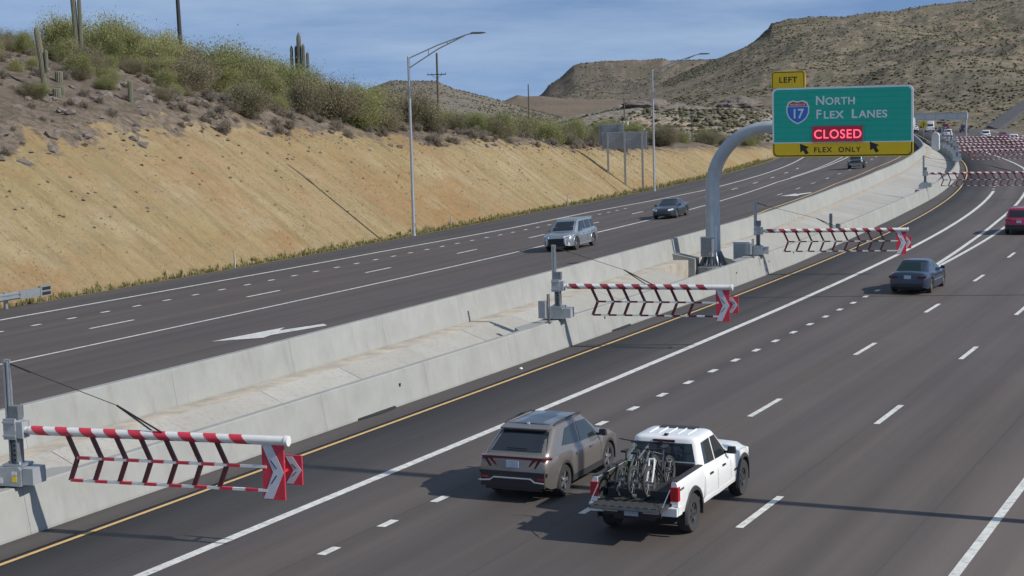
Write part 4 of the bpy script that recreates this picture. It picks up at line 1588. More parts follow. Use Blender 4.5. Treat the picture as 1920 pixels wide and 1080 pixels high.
for q in (46.5, 50.5, 54.5, 58.5, 62.2):
    mb = MB()
    p = R(q, -32.38) - go
    mb.box((p.x, p.y, 0.38), (0.14, 0.18, 0.82), heading(q))
    mb.box((p.x + 0.13, p.y, 0.6), (0.16, 0.12, 0.34), heading(q))
    obj('post', mb, MT['galv'] if q > 60 else MT['galv_dark'], gr)
mb = MB()
p = R(64.35, -32.05) - go
mb.box((p.x, p.y - 0.75, 0.60), (0.10, 1.5, 0.40))
mb.box((p.x, p.y + 0.30, 0.62), (0.16, 0.75, 0.52))
hd = obj('end_terminal', mb, MT['galv'], gr)
mb = MB()
for z in (0.50, 0.74):
    mb.box((p.x + 0.085, p.y + 0.34, z), (0.02, 0.6, 0.15))
obj('end_slot', mb, MT['black'], hd)
for s_, u_ in ((83.4, 0.7), (115.5, 0.9), (141.6, 0.5), (171.4, 0.5), (205, 0.6), (247.7, 0.8)):
    p = hill_pt(s_, u_)
    t = thing('marker_post', 'thin white marker post in the green verge below the slope', 'marker post', tuple(p), 0, 'white marker posts along the verge')
    mb = MB()
    mb.box((0, 0, 0.45), (0.09, 0.03, 1.1))
    pp = obj('post', mb, MT['gate_white'], t)
    mb = MB()
    mb.box((0, -0.018, 0.85), (0.07, 0.008, 0.12))
    obj('reflector', mb, MT['sign_yellow'], pp)

# ================================================================ FAR ROAD FURNITURE
fx, fy = -53.8, 318.0
t = thing('far_gantry', 'distant silver truss gantry with box beam over the far lanes', 'sign gantry', (fx, fy, 0))
mb = MB()
mb.tube([(0, 0, -0.1), (0, 0, 5.7)], 0.22, 10)
obj('leg', mb, MT['pole_steel'], t, smooth=True)
mb = MB()
mb.tube([(-27.5, 0, -0.1), (-27.5, 0, 5.7)], 0.22, 10)
obj('leg', mb, MT['pole_steel'], t, smooth=True)
mb = MB()
mb.box((-14.0, 0, 4.85), (28.6, 0.5, 1.15))
bm_ = obj('beam', mb, MT['cab_white'], t)
mb = MB()
for k in range(15):
    mb.box((-27.5 + 2 * k, -0.27, 4.85), (0.12, 0.05, 1.2))
mb.box((-14.0, -0.27, 5.40), (28.6, 0.06, 0.12))
mb.box((-14.0, -0.27, 4.30), (28.6, 0.06, 0.12))
obj('truss', mb, MT['pole_steel'], bm_)
t = thing('warning_sign', 'yellow diamond warning sign beneath the distant gantry', 'warning sign', (-68.9, 356, 0))
mb = MB()
mb.tube([(0, 0.05, -0.5), (0, 0.05, 3.2)], 0.05, 6)
obj('post', mb, MT['galv'], t)
mb = MB()
mb.prism([(0, 1.9), (0.88, 2.78), (0, 3.66), (-0.88, 2.78)], 0.04, lambda u, v, w: (u, -w, v))
dp = obj('panel', mb, mat('warning_yellow', (0.75, 0.56, 0.01), 0.4, var=0.03), t)
mb = MB()
mb.box((0, -0.046, 2.6), (0.16, 0.008, 0.8))
mb.box((0.12, -0.046, 2.95), (0.36, 0.008, 0.14))
obj('symbol', mb, MT['sign_black'], dp)
t = thing('control_cabinet', 'tall pale steel cabinet on the median where far gate rows begin', 'cabinet', tuple(R(262, -2.3, 0.45)))
mb = MB()
mb.prism([(-0.55, 0.0), (0.55, 0.0), (0.55, 2.3), (0.3, 2.75), (-0.3, 2.75), (-0.55, 2.3)], 0.8, lambda u, v, w: (u, w - 0.4, v))
obj('housing', mb, MT['cab_white'], t)

# thin dark lines laid across the northbound lanes
for pts in ([(74.1, 0.3), (75.6, 5.0), (77.7, 12.5), (81.0, 21.0)], [(58.3, -0.7), (58.8, 1.2), (59.4, 3.2)]):
    mb = MB()
    vs = []
    for s_, d_ in pts:
        vs += [R(s_ - 0.05, d_, 0.010), R(s_ + 0.05, d_, 0.010)]
    mb.add(vs, [(2 * i, 2 * i + 1, 2 * i + 3, 2 * i + 2) for i in range(len(pts) - 1)])
    obj('dark_cross_line', mb, mat('dark_line_coat', (0.022, 0.021, 0.022), 0.7), road)
# scraps on the shoulder and dark inserts in the barrier face
for s_, d_, w in ((52.3, -0.62, 0.07),):
    mb = MB()
    mb.lathe([(0.0, 0.05), (w * 0.6, 0.05), (w, 0.0)], 7, 'Z')
    o = obj('litter', mb, MT['gate_white'], None, loc=tuple(R(s_, d_, 0.012)))
    tag(o, 'small pale scrap of litter lying on shoulder at foot of low barrier', 'litter')

# ================================================================ VEHICLES
def lerp(a, b, t):
    return a + (b - a) * t


def curve_fn(pts):
    a = [p[0] for p in pts]
    b = [p[1] for p in pts]
    return lambda y: float(np.interp(y, a, b))


def paint(name, col, metal=0.3, rough=0.32):
    return mat('paint_' + name, col, rough, metal, coat=0.8, var=0.02, scale=2)


class Car:
    """vehicle built from a lofted body shell, a greenhouse and detail parts; +y is forward"""
    def __init__(self, name, label, sp, pm, loc, rz=0.0, group=None, lod=2):
        self.sp, self.lod = sp, lod
        self.root = thing(name, label, sp.get('cat', 'car'), loc, rz, group)
        self.paint = pm
        self.W2 = sp['W'] / 2
        self.top = curve_fn(sp['top'])
        self.sh = curve_fn(sp['shoulder'])
        self.plan = curve_fn(sp['plan'])
        self.bot = curve_fn(sp['bottom'])
        self.shell()
        if 'gh' in sp:
            self.greenhouse()
        self.wheels()
        self.under()

    def zb(self, y):
        z = self.bot(y)
        Ra = self.sp['arch']
        for ya in self.sp['axles']:
            if abs(y - ya) < Ra:
                z = max(z, self.sp['wr'] + math.sqrt(Ra * Ra - (y - ya) ** 2))
        return z

    def hw(self, y):
        return self.W2 * self.plan(y)

    def stations(self, y0, y1):
        ys = list(np.linspace(y0, y1, 26 if self.lod > 1 else 12))
        Ra = self.sp['arch']
        for ya in self.sp['axles']:
            for k in np.linspace(-1, 1, 15 if self.lod > 1 else 9):
                ys.append(ya + Ra * math.sin(k * math.pi / 2))
            ys += [ya - Ra - 0.004, ya + Ra + 0.004]
        for e in self.sp.get('ends', ()):
            ys.append(e)
        ys = sorted(y for y in ys if y0 - 1e-6 <= y <= y1 + 1e-6)
        out = [ys[0]]
        for y in ys[1:]:
            if y - out[-1] > 0.002:
                out.append(y)
        return out

    def section(self, y):
        w, zb, zs, zt = self.hw(y), self.zb(y), self.sh(y), self.top(y)
        cr = self.sp.get('crease', 0.62)
        zs = max(zs, zb + 0.06)
        return [(w - 0.16, zb + 0.015), (w - 0.02, zb), (w, zb + 0.25 * (zs - zb)), (w + 0.004, zb + cr * (zs - zb)), (w - 0.012, zs - 0.10 * min(1, (zs - zb))),
                (w - 0.045, zs - 0.025), (w - 0.10, zs), (w * 0.72, zs + 0.75 * (zt - zs)), (w * 0.36, zt - 0.008), (0.0, zt)]

    def shell(self):
        y0, y1 = self.sp['y0'], self.sp.get('shell_y1', self.sp['y1'])
        y0 = self.sp.get('shell_y0', y0)
        ys = self.stations(y0, y1)
        mb = MB()
        rows = []
        for y in ys:
            sec = self.section(y)
            full = [(x, z) for x, z in sec] + [(-x, z) for x, z in sec[-2::-1]]
            rows.append([(x, y, z) for x, z in full])
        n = len(rows[0])
        vs = [p for r in rows for p in r]
        fs = []
        for i in range(len(rows) - 1):
            for j in range(n - 1):
                fs.append((i * n + j, i * n + j + 1, (i + 1) * n + j + 1, (i + 1) * n + j))
        fs += [tuple(range(n)), tuple((len(rows) - 1) * n + j for j in range(n - 1, -1, -1))]
        mb.add(vs, fs)
        self.body = obj('body', mb, self.paint, self.root, smooth=True, sharp=38)

    def side(self, y, z):
        """outer x of the body side"""
        sec = self.section(y)
        a = sorted([(q, p) for p, q in sec[1:6]])
        return float(np.interp(z, [q for q, p in a], [p for q, p in a]))

    # ------------------------------------------------ greenhouse
    def gh_dim(self, z):
        g = self.sp['gh']
        t = (z - g['zb']) / (g['zr'] - g['zb'])
        yr = float(np.interp(t, [k for k, _ in g['rear']], [v for _, v in g['rear']]))
        yf = float(np.interp(t, [k for k, _ in g['front']], [v for _, v in g['front']]))
        w = lerp(g['wb'], g['wr'], t)
        return (yf + yr) / 2, (yf - yr) / 2, w

    def gh_x(self, y, z, off=0.005):
        yc, hy, w = self.gh_dim(z)
        q = min(0.995, abs((y - yc) / hy))
        return w * (1 - q ** self.N) ** (1 / self.N) + off

    def gh_y(self, x, z, sgn, off=0.005):
        yc, hy, w = self.gh_dim(z)
        q = min(0.995, abs(x / w))
        return yc + sgn * (hy * (1 - q ** self.N) ** (1 / self.N) + off)

    def greenhouse(self):
        g = self.sp['gh']
        self.N = g.get('n', 7.0)
        n = 48 if self.lod > 1 else 28
        zr, zb = g['zr'], g['zb']
        levels = [(zb + (zr - zb) * k / 8, 1.0) for k in range(9)]
        cr = g.get('crown', 0.06)
        levels += [(zr + cr * 0.35, 0.965), (zr + cr * 0.7, 0.88), (zr + cr * 0.92, 0.65), (zr + cr, 0.3)]
        rows = []
        for z, k in levels:
            yc, hy, w = self.gh_dim(min(z, zr))
            row = []
            for j in range(n):
                a = 2 * math.pi * (j + 0.5) / n
                ca, sa = math.cos(a), math.sin(a)
                e = 2 / self.N
                row.append((k * w * math.copysign(abs(ca) ** e, ca), yc + (hy - (1 - k) * 0.9 * min(hy, w)) * math.copysign(abs(sa) ** e, sa) if k < 1 else yc + hy * math.copysign(abs(sa) ** e, sa), z))
            rows.append(row)
        mb = MB()
        vs = [p for r in rows for p in r]
        fs = []
        for i in range(len(rows) - 1):
            for j in range(n):
                j2 = (j + 1) % n
                fs.append((i * n + j, i * n + j2, (i + 1) * n + j2, (i + 1) * n + j))
        fs.append(tuple((len(rows) - 1) * n + j for j in range(n)))
        mb.add(vs, fs)
        self.cabin = obj('cabin', mb, self.paint, self.root, smooth=True, sharp=50)
        for nm, quad in g.get('side', ()):
            for sx in (1, -1):
                mb = MB()

                def fn(u, v):
                    y = lerp(lerp(quad[0][0], quad[1][0], u), lerp(quad[3][0], quad[2][0], u), v)
                    z = lerp(lerp(quad[0][1], quad[1][1], u), lerp(quad[3][1], quad[2][1], u), v)
                    return (sx * self.gh_x(y, z), y, z)
                mb.grid(fn, 8, 4, flip=sx < 0)
                obj(nm, mb, MT['glass'], self.cabin, fix=False, smooth=True)
        for nm, sgn, z0, z1, w0, w1 in g.get('ends', ()):
            mb = MB()

            def fn(u, v):
                z = lerp(z0, z1, v)
                x = lerp(-1, 1, u) * lerp(w0, w1, v)
                return (x, self.gh_y(x, z, sgn), z)
            mb.grid(fn, 12, 5, flip=sgn > 0)
            obj(nm, mb, MT['glass'], self.cabin, fix=False, smooth=True)

    # ------------------------------------------------ wheels
    def wheels(self):
        wr, tw = self.sp['wr'], self.sp.get('tw', 0.22)
        n = 28 if self.lod > 1 else 14
        rr = wr * self.sp.get('rimk', 0.66)
        rimm = MT[self.sp.get('rim', 'rim')]
        tyre = rim = None
        for ya in self.sp['axles']:
            for sx in (1, -1):
                x = self.W2 * self.sp.get('track', 0.985) - tw / 2
                if tyre is None:
                    mb = MB()
                    mb.lathe([(rr, -tw / 2 + 0.02), (wr * 0.93, -tw / 2), (wr * 0.985, -tw / 2 + 0.03), (wr, 0), (wr * 0.985, tw / 2 - 0.03), (wr * 0.93, tw / 2), (rr, tw / 2 - 0.02)], n, 'X')
                    o = obj('wheel', mb, MT['rubber'], self.root, smooth=True)
                    tyre = o
                    mb = MB()
                    mb.lathe([(0.0, tw / 2 - 0.09), (rr * 0.9, tw / 2 - 0.10), (rr, tw / 2 - 0.02), (rr * 0.94, tw / 2 - 0.015), (rr * 0.86, tw / 2 - 0.06)], n, 'X')
                    back = mb
                    ro = obj('rim', back, MT['rim_dark'], o, smooth=True)
                    rim = ro
                    mb = MB()
                    ns = self.sp.get('spokes', 5)
                    for k in range(ns):
                        a = 2 * math.pi * k / ns
                        ca, sa = math.cos(a), math.sin(a)
                        w1, w2 = rr * 0.17, rr * 0.13
                        q = [(0.06 * rr, -w1), (0.06 * rr, w1), (rr * 0.95, w2), (rr * 0.95, -w2)]
                        mb.prism(q, 0.03, lambda u, v, w: (tw / 2 - 0.065 + w, u * ca - v * sa, u * sa + v * ca))
                    mb.lathe([(0.0, tw / 2 - 0.02), (rr * 0.22, tw / 2 - 0.025), (rr * 0.26, tw / 2 - 0.07)], 12, 'X')
                    so = obj('spokes', mb, rimm, o)
                    spk = so
                else:
                    o = bpy.data.objects.new('wheel', tyre.data)
                    C.objects.link(o)
                    o.parent = self.root
                    for nm, src in (('rim', rim), ('spokes', spk)):
                        ro = bpy.data.objects.new(nm, src.data)
                        C.objects.link(ro)
                        ro.parent = o
                o.location = (sx * x, ya, wr)
                o.rotation_euler = (0, 0, 0 if sx > 0 else math.pi)

    def under(self):
        sp = self.sp
        mb = MB()
        y0, y1 = sp['y0'] + 0.25, sp['y1'] - 0.25
        zl = self.bot(0) + 0.03
        w = self.W2 - 0.30
        mb.box((0, (y0 + y1) / 2, (zl + self.sh(0) - 0.15) / 2), (2 * w, y1 - y0, self.sh(0) - 0.15 - zl))
        Ra = sp['arch']
        ax = sp['axles']
        # sill boxes between the wheels
        mb.box((0, (ax[0] + ax[1]) / 2, (zl + 0.55) / 2 + 0.02), (2 * self.W2 - 0.26, ax[1] - ax[0] - 2 * Ra - 0.02, 0.55 - zl))
        obj('underbody', mb, MT['trim'], self.root)

    # ------------------------------------------------ parts
    def part(self, name, mb, m, parent=None, smooth=False):
        return obj(name, mb, m if not isinstance(m, str) else MT[m], parent or self.root, smooth=smooth)

    def pbox(self, name, c, s, m, parent=None):
        mb = MB()
        mb.box(c, s)
        return self.part(name, mb, m, parent)

    def flares(self, w=0.07, m='trim', proud=0.012, depth=0.16):
        Ra, wr = self.sp['arch'], self.sp['wr']
        for ya in self.sp['axles']:
            for sx in (1, -1):
                mb = MB()
                n = 18
                vs, fs = [], []
                for k in range(n + 1):
                    a = math.radians(-14 + 208 * k / n)
                    for (r, dx) in ((Ra - 0.012, -depth), (Ra - 0.012, proud), (Ra + w * 0.7, proud), (Ra + w, -0.01)):
                        y, z = ya + r * math.cos(a), wr + r * math.sin(a)
                        yy = min(max(y, self.sp['y0'] + 0.02), self.sp['y1'] - 0.02)
                        vs.append((sx * (self.hw(yy) + dx), y, z))
                for k in range(n):
                    for j in range(3):
                        fs.append((k * 4 + j, k * 4 + j + 1, k * 4 + j + 5, k * 4 + j + 4))
                mb.add(vs, fs)
                self.part('wheel_arch', mb, m, smooth=True)

    def sill(self, z0, z1, m='trim', proud=0.01):
        Ra, ax = self.sp['arch'], self.sp['axles']
        for sx in (1, -1):
            mb = MB()
            ya, yb = ax[0] + Ra + 0.05, ax[1] - Ra - 0.05
            mb.add([(sx * (self.side(y, z) + proud), y, z) for y in (ya, yb) for z in (z0, z1)] + [(sx * (self.side(y, z) - 0.05), y, z) for y in (ya, yb) for z in (z0, z1)],
                   [(0, 1, 3, 2), (4, 6, 7, 5), (0, 2, 6, 4), (1, 5, 7, 3), (0, 4, 5, 1), (2, 3, 7, 6)])
            self.part('sill_panel', mb, m)

    def seams(self, ys, z0, z1):
        for y in ys:
            for sx in (1, -1):
                mb = MB()
                zz = list(np.linspace(z0, z1, 6))
                vs = []
                for z in zz:
                    x = self.side(y, z)
                    vs += [(sx * (x + 0.002), y - 0.007, z), (sx * (x + 0.002), y + 0.007, z)]
                mb.add(vs, [(2 * i, 2 * i + 1, 2 * i + 3, 2 * i + 2) for i in range(5)])
                self.part('door_seam', mb, 'black')

    def handles(self, ys, z, m='paint'):
        for y in ys:
            for sx in (1, -1):
                x = self.side(y, z)
                self.pbox('door_handle', (sx * (x + 0.018), y, z), (0.035, 0.17, 0.035), self.paint if m == 'paint' else m)

    def mirrors(self, y, z, m=None):
        for sx in (1, -1):
            x = self.gh_x(y - 0.1, z, 0)
            mb = MB()
            mb.box((sx * (x + 0.17), y, z), (0.19, 0.12, 0.15), taper=0.82)
            mb.box((sx * (x + 0.05), y, z - 0.05), (0.14, 0.05, 0.05))
            self.part('mirror', mb, m or self.paint)

    def plate_(self, y, z):
        self.pbox('licence_plate', (0, y, z), (0.31, 0.012, 0.16), 'plate')


# ---------------------------------------------------------------- shared shapes
SUV = dict(cat='car', W=1.865, y0=-2.30, y1=2.32, wr=0.365, arch=0.42, axles=(-1.36, 1.40), rim='rim', spokes=5, ends=(-2.28, -2.2, -2.05, 2.05, 2.2, 2.29),
           top=[(-2.30, 0.98), (-2.26, 1.06), (-2.1, 1.10), (0.9, 1.07), (1.3, 1.06), (1.9, 0.99), (2.18, 0.90), (2.32, 0.74)],
           shoulder=[(-2.30, 0.93), (-2.2, 1.03), (-1.9, 1.05), (1.0, 1.00), (1.6, 0.96), (2.1, 0.86), (2.32, 0.68)],
           plan=[(-2.30, 0.86), (-2.26, 0.90), (-2.15, 0.945), (-1.8, 0.99), (-1.3, 1.0), (1.5, 1.0), (1.9, 0.975), (2.15, 0.91), (2.27, 0.80), (2.32, 0.68)],
           bottom=[(-2.30, 0.40), (-2.1, 0.30), (-1.7, 0.27), (0, 0.25), (1.9, 0.26), (2.2, 0.28), (2.32, 0.34)],
           gh=dict(zb=0.98, zr=1.575, wb=0.885, wr=0.70, n=8.0, crown=0.085,
                   rear=((0, -2.19), (0.18, -2.16), (1.0, -1.46)), front=((0, 1.32), (0.5, 0.92), (1.0, 0.42)),
                   side=(('window', ((-0.30, 1.075), (0.86, 1.045), (0.34, 1.50), (-0.26, 1.535))), ('window', ((-1.34, 1.17), (-0.37, 1.077), (-0.33, 1.53), (-0.92, 1.50)))),
                   ends=(('rear_window', -1, 1.13, 1.51, 0.74, 0.60), ('windscreen', 1, 1.08, 1.53, 0.74, 0.60))))

SUV2 = dict(SUV)
SUV2['gh'] = dict(SUV['gh'])
SUV2['gh'].update(zr=1.62, wr=0.73, rear=((0, -2.20), (0.25, -2.17), (1.0, -1.93)), front=((0, 1.36), (0.5, 1.0), (1.0, 0.52)),
                  side=(('window', ((-0.30, 1.075), (0.92, 1.05), (0.42, 1.55), (-0.27, 1.575))), ('window', ((-1.16, 1.09), (-0.37, 1.077), (-0.34, 1.575), (-1.14, 1.57))), ('window', ((-1.92, 1.13), (-1.24, 1.10), (-1.21, 1.57), (-1.78, 1.55)))),
                  ends=(('rear_window', -1, 1.13, 1.55, 0.72, 0.64), ('windscreen', 1, 1.09, 1.57, 0.76, 0.63)))

SEDAN = dict(cat='car', W=1.84, y0=-2.42, y1=2.42, wr=0.335, arch=0.385, axles=(-1.38, 1.44), rim='rim', spokes=5, ends=(-2.40, -2.32, -2.1, 2.1, 2.3, 2.39),
             top=[(-2.42, 0.86), (-2.36, 0.97), (-2.2, 1.03), (-1.7, 1.03), (0.9, 0.99), (1.3, 0.95), (2.0, 0.85), (2.3, 0.75), (2.42, 0.58)],
             shoulder=[(-2.42, 0.80), (-2.3, 0.92), (-1.8, 0.95), (0.8, 0.90), (1.6, 0.84), (2.15, 0.74), (2.42, 0.54)],
             plan=[(-2.42, 0.80), (-2.36, 0.87), (-2.2, 0.93), (-1.8, 0.98), (-1.3, 1.0), (1.5, 1.0), (1.95, 0.96), (2.2, 0.88), (2.36, 0.76), (2.42, 0.64)],
             bottom=[(-2.42, 0.34), (-2.2, 0.26), (0, 0.18), (2.1, 0.20), (2.42, 0.26)],
             gh=dict(zb=0.90, zr=1.37, wb=0.86, wr=0.64, n=7.0, crown=0.075,
                     rear=((0, -1.98), (0.35, -1.62), (1.0, -0.86)), front=((0, 1.28), (0.5, 0.80), (1.0, 0.22)),
                     side=(('window', ((-0.22, 0.965), (0.76, 0.95), (0.22, 1.31), (-0.18, 1.335))), ('window', ((-1.12, 0.985), (-0.29, 0.967), (-0.25, 1.335), (-0.72, 1.30)))),
                     ends=(('rear_window', -1, 1.03, 1.34, 0.66, 0.56), ('windscreen', 1, 0.98, 1.335, 0.70, 0.56))))

PICK = dict(cat='pickup truck', W=1.95, y0=-2.72, y1=2.70, shell_y0=-0.98, wr=0.415, tw=0.27, arch=0.50, axles=(-1.72, 1.84), rim='rim_dark', rimk=0.58, spokes=6, track=1.0, ends=(2.3, 2.5, 2.62, 2.68),
            top=[(-1.0, 1.20), (0.9, 1.22), (1.25, 1.25), (2.2, 1.20), (2.5, 1.13), (2.64, 1.0), (2.70, 0.86)],
            shoulder=[(-1.0, 1.16), (0.9, 1.14), (1.6, 1.12), (2.3, 1.06), (2.55, 0.98), (2.70, 0.80)],
            plan=[(-2.8, 1.0), (1.9, 1.0), (2.25, 0.97), (2.5, 0.92), (2.65, 0.82), (2.70, 0.76)],
            bottom=[(-2.75, 0.62), (-1.2, 0.50), (0, 0.44), (1.3, 0.46), (2.3, 0.52), (2.70, 0.62)], crease=0.55,
            gh=dict(zb=1.10, zr=1.76, wb=0.925, wr=0.735, n=8.0, crown=0.075,
                    rear=((0, -0.955), (1.0, -0.80)), front=((0, 1.18), (0.5, 0.84), (1.0, 0.42)),
                    side=(('window', ((-0.02, 1.215), (0.80, 1.195), (0.34, 1.69), (0.02, 1.70))), ('window', ((-0.70, 1.235), (-0.08, 1.217), (-0.05, 1.70), (-0.60, 1.685)))),
                    ends=(('rear_window', -1, 1.24, 1.69, 0.74, 0.63), ('windscreen', 1, 1.20, 1.71, 0.78, 0.64))))


def at(s, x, y):
    return (x, y, 0.012)


# ---------------------------------------------------------------- bronze SUV
def build_suv_rear(name, label, pm, loc, rz, dark_roof=True):
    c = Car(name, label, SUV, pm, loc, rz)
    c.flares(0.06, 'trim', 0.012)
    c.sill(0.25, 0.40)
    c.seams((-1.05, -0.32, 0.85), 0.42, 0.97)
    c.handles((-0.62, 0.22), 0.87)
    c.mirrors(0.80, 1.10, MT['trim'])
    if dark_roof:
        mb = MB()

        def fn(u, v):
            x, y = lerp(-0.52, 0.52, u), lerp(-1.34, 0.30, v)
            return (x, y, 1.575 + 0.085 * (1 - 0.30 * (x / 0.6) ** 2 - 0.22 * ((y + 0.6) / 1.0) ** 4) + 0.004)
        mb.grid(fn, 8, 10)
        obj('roof_glass', mb, MT['glass'], c.cabin, fix=False, smooth=True)
    for sx in (1, -1):
        mb = MB()
        mb.tube([(sx * 0.62, -1.30, 1.62), (sx * 0.625, -1.1, 1.665), (sx * 0.625, 0.1, 1.675), (sx * 0.60, 0.36, 1.635)], 0.022, 6)
        c.part('roof_rail', mb, 'trim')
    # spoiler over the rear glass
    mb = MB()
    mb.add([(-0.62, -1.36, 1.60), (0.62, -1.36, 1.60), (0.60, -1.62, 1.555), (-0.60, -1.62, 1.555), (-0.60, -1.36, 1.635), (0.60, -1.36, 1.635), (0.60, -1.62, 1.585), (-0.60, -1.62, 1.585)],
           [(0, 1, 2, 3), (7, 6, 5, 4), (0, 4, 5, 1), (1, 5, 6, 2), (2, 6, 7, 3), (3, 7, 4, 0)])
    c.part('spoiler', mb, pm)
    # light bar and claw lamps
    mb = MB()
    mb.box((0, -2.285, 1.025), (1.50, 0.03, 0.045))
    lb = c.part('light_bar', mb, 'tail_dark')
    for sx in (1, -1):
        mb = MB()
        for x0, x1, zt, zb in ((0.74, 0.60, 1.02, 0.80), (0.60, 0.46, 1.0, 0.84)):
            mb.add([(sx * x0, -2.305, zt), (sx * (x0 - 0.09), -2.31, zt), (sx * (x1 - 0.06), -2.315, zb), (sx * (x1 - 0.02), -2.31, zb), (sx * x0, -2.25, zt), (sx * (x0 - 0.09), -2.25, zt), (sx * (x1 - 0.06), -2.25, zb), (sx * (x1 - 0.02), -2.25, zb)],
                   [(0, 1, 2, 3), (7, 6, 5, 4), (0, 4, 5, 1), (1, 5, 6, 2), (2, 6, 7, 3), (3, 7, 4, 0)])
        mb.add([(sx * 0.78, -2.27, 1.04), (sx * 0.78, -2.27, 0.93), (sx * 0.90, -2.06, 1.03), (sx * 0.90, -2.06, 0.985), (sx * 0.72, -2.2, 1.04), (sx * 0.72, -2.2, 0.93), (sx * 0.84, -2.05, 1.03), (sx * 0.84, -2.05, 0.985)],
               [(0, 1, 3, 2), (4, 6, 7, 5), (0, 2, 6, 4), (1, 5, 7, 3), (0, 4, 5, 1), (2, 3, 7, 6)])
        c.part('tail_light', mb, 'tail_dark')
        c.pbox('reflector', (sx * 0.70, -2.335, 0.56), (0.16, 0.03, 0.04), 'tail')
    mb = MB()
    mb.box((0, -2.295, 0.53), (1.60, 0.08, 0.36))  # black cladding, made taller to stand in for shade on the lower rear
    mb.box((0, -2.22, 0.66), (1.70, 0.14, 0.08))
    mb.box((0, -2.24, 0.34), (1.40, 0.10, 0.14))
    bp = c.part('bumper', mb, 'trim')
    mb = MB()
    mb.tube([(-0.80, -2.345, 0.47), (-0.56, -2.35, 0.49), (-0.46, -2.35, 0.56), (0.46, -2.35, 0.56), (0.56, -2.35, 0.49), (0.80, -2.345, 0.47)], 0.022, 6)
    c.part('skid_trim', mb, 'chrome', bp)
    c.plate_(-2.315, 0.88)
    mb = MB()
    mb.box((0.02, -2.06, 1.20), (0.50, 0.015, 0.02))
    c.part('wiper', mb, 'black')
    mb = MB()
    mb.lathe([(0.0, 0.06), (0.03, 0.05), (0.05, 0.0)], 8, 'Z', (0, -1.35, 1.635))
    c.part('antenna', mb, 'chrome')
    return c


suv = build_suv_rear('suv', 'bronze SUV with dark glass roof beside the white pickup', paint('bronze', (0.185, 0.168, 0.152), 0.45, 0.33), (-16.0, 36.75, 0.012), 0.0)

# ---------------------------------------------------------------- white pickup
white = mat('paint_white', (0.74, 0.75, 0.74), 0.35, 0.0, coat=0.7, var=0.02, scale=2)
TX, TY = -12.18, 34.90
pk = Car('pickup_truck', 'white pickup truck with tailgate down and mountain bikes in its bed', PICK, white, (TX, TY, 0.012), 0.0)
pk.flares(0.085, 'trim', 0.035, 0.22)
pk.sill(0.46, 0.55, white, 0.008)
pk.seams((-0.93, -0.04, 0.88), 0.56, 1.12)
pk.handles((-0.52, 0.36), 1.02, 'black')
pk.mirrors(0.74, 1.28, MT['black'])
# bed sides
bedm = mat('bed_liner', (0.032, 0.033, 0.034), 0.75, var=0.2, scale=12, bump=0.3, bscale=40)
y0, y1 = -2.70, -0.985
for sx in (1, -1):
    mb = MB()
    rows = []
    ys = [y for y in pk.stations(y0, y1)]
    for y in ys:
        w = 0.972 if y > y0 + 0.1 else 0.955
        zb = pk.zb(y)
        if zb < 0.70:
            zb = 0.58
        rows.append([(sx * (w - 0.12), y, zb + 0.02), (sx * (w - 0.02), y, zb), (sx * w, y, max(zb + 0.02, 0.80)), (sx * (w + 0.003), y, 1.06), (sx * (w - 0.02), y, 1.22), (sx * (w - 0.05), y, 1.275), (sx * (w - 0.12), y, 1.275), (sx * (w - 0.14), y, 1.25), (sx * (w - 0.16), y, 0.80)])
    n = 9
    fs = []
    for i in range(len(rows) - 1):
        for j in range(n - 1):
            fs.append((i * n + j, i * n + j + 1, (i + 1) * n + j + 1, (i + 1) * n + j))
    fs += [tuple(range(n)), tuple((len(rows) - 1) * n + j for j in range(n))]
    mb.add([p for r in rows for p in r], fs)
    pk.part('bed_side', mb, white, smooth=True)
    mb = MB()
    mb.box((sx * 0.875, (y0 + y1) / 2, 1.285), (0.13, y1 - y0 - 0.04, 0.02))
    mb.box((sx * 0.806, (y0 + y1) / 2, 1.02), (0.02, y1 - y0 - 0.04, 0.48))
    mb.box((sx * 0.70, -1.72, 0.92), (0.22, 0.85, 0.24))
    pk.part('bed_liner', mb, bedm)
    mb = MB()
    mb.box((sx * 0.875, -2.715, 1.02), (0.15, 0.05, 0.30))
    mb.box((sx * 0.955, -2.665, 1.02), (0.035, 0.13, 0.30))
    pk.part('tail_light', mb, 'tail')
    mb = MB()
    mb.box((sx * 0.80, -2.75, 0.66), (0.34, 0.16, 0.17))
    mb.box((sx * 0.93, -2.62, 0.66), (0.10, 0.20, 0.17))
    pk.part('bumper_corner', mb, white)
mb = MB()
mb.box((0, (y0 + y1) / 2, 0.79), (1.64, y1 - y0, 0.05))
for k in range(9):
    mb.box((-0.64 + 0.16 * k, (y0 + y1) / 2, 0.82), (0.07, y1 - y0 - 0.02, 0.018))
pk.part('bed_floor', mb, bedm)
mb = MB()
mb.box((0, y1 + 0.0, 1.03), (1.64, 0.03, 0.46))
pk.part('bed_front', mb, bedm)
mb = MB()
mb.box((0, -3.02, 0.775), (1.56, 0.54, 0.07))
tg = pk.part('tailgate', mb, bedm)
for k in range(8):
    mb = MB()
    mb.box((-0.63 + 0.18 * k, -3.02, 0.818), (0.09, 0.48, 0.016))
    pk.part('tailgate_rib', mb, bedm, tg)
mb = MB()
mb.box((0, -3.297, 0.775), (1.5, 0.014, 0.05))
pk.part('tailgate_edge', mb, MT['galv_dark'], tg)
mb = MB()
mb.box((0, -2.76, 0.60), (1.28, 0.18, 0.14))
mb.box((0, -2.70, 0.50), (0.9, 0.12, 0.12))
bp = pk.part('bumper', mb, 'trim')
mb = MB()
mb.box((-0.5, -2.852, 0.62), (0.36, 0.012, 0.035))
mb.box((0.42, -2.852, 0.62), (0.36, 0.012, 0.035))
pk.part('bumper_step', mb, 'chrome', bp)
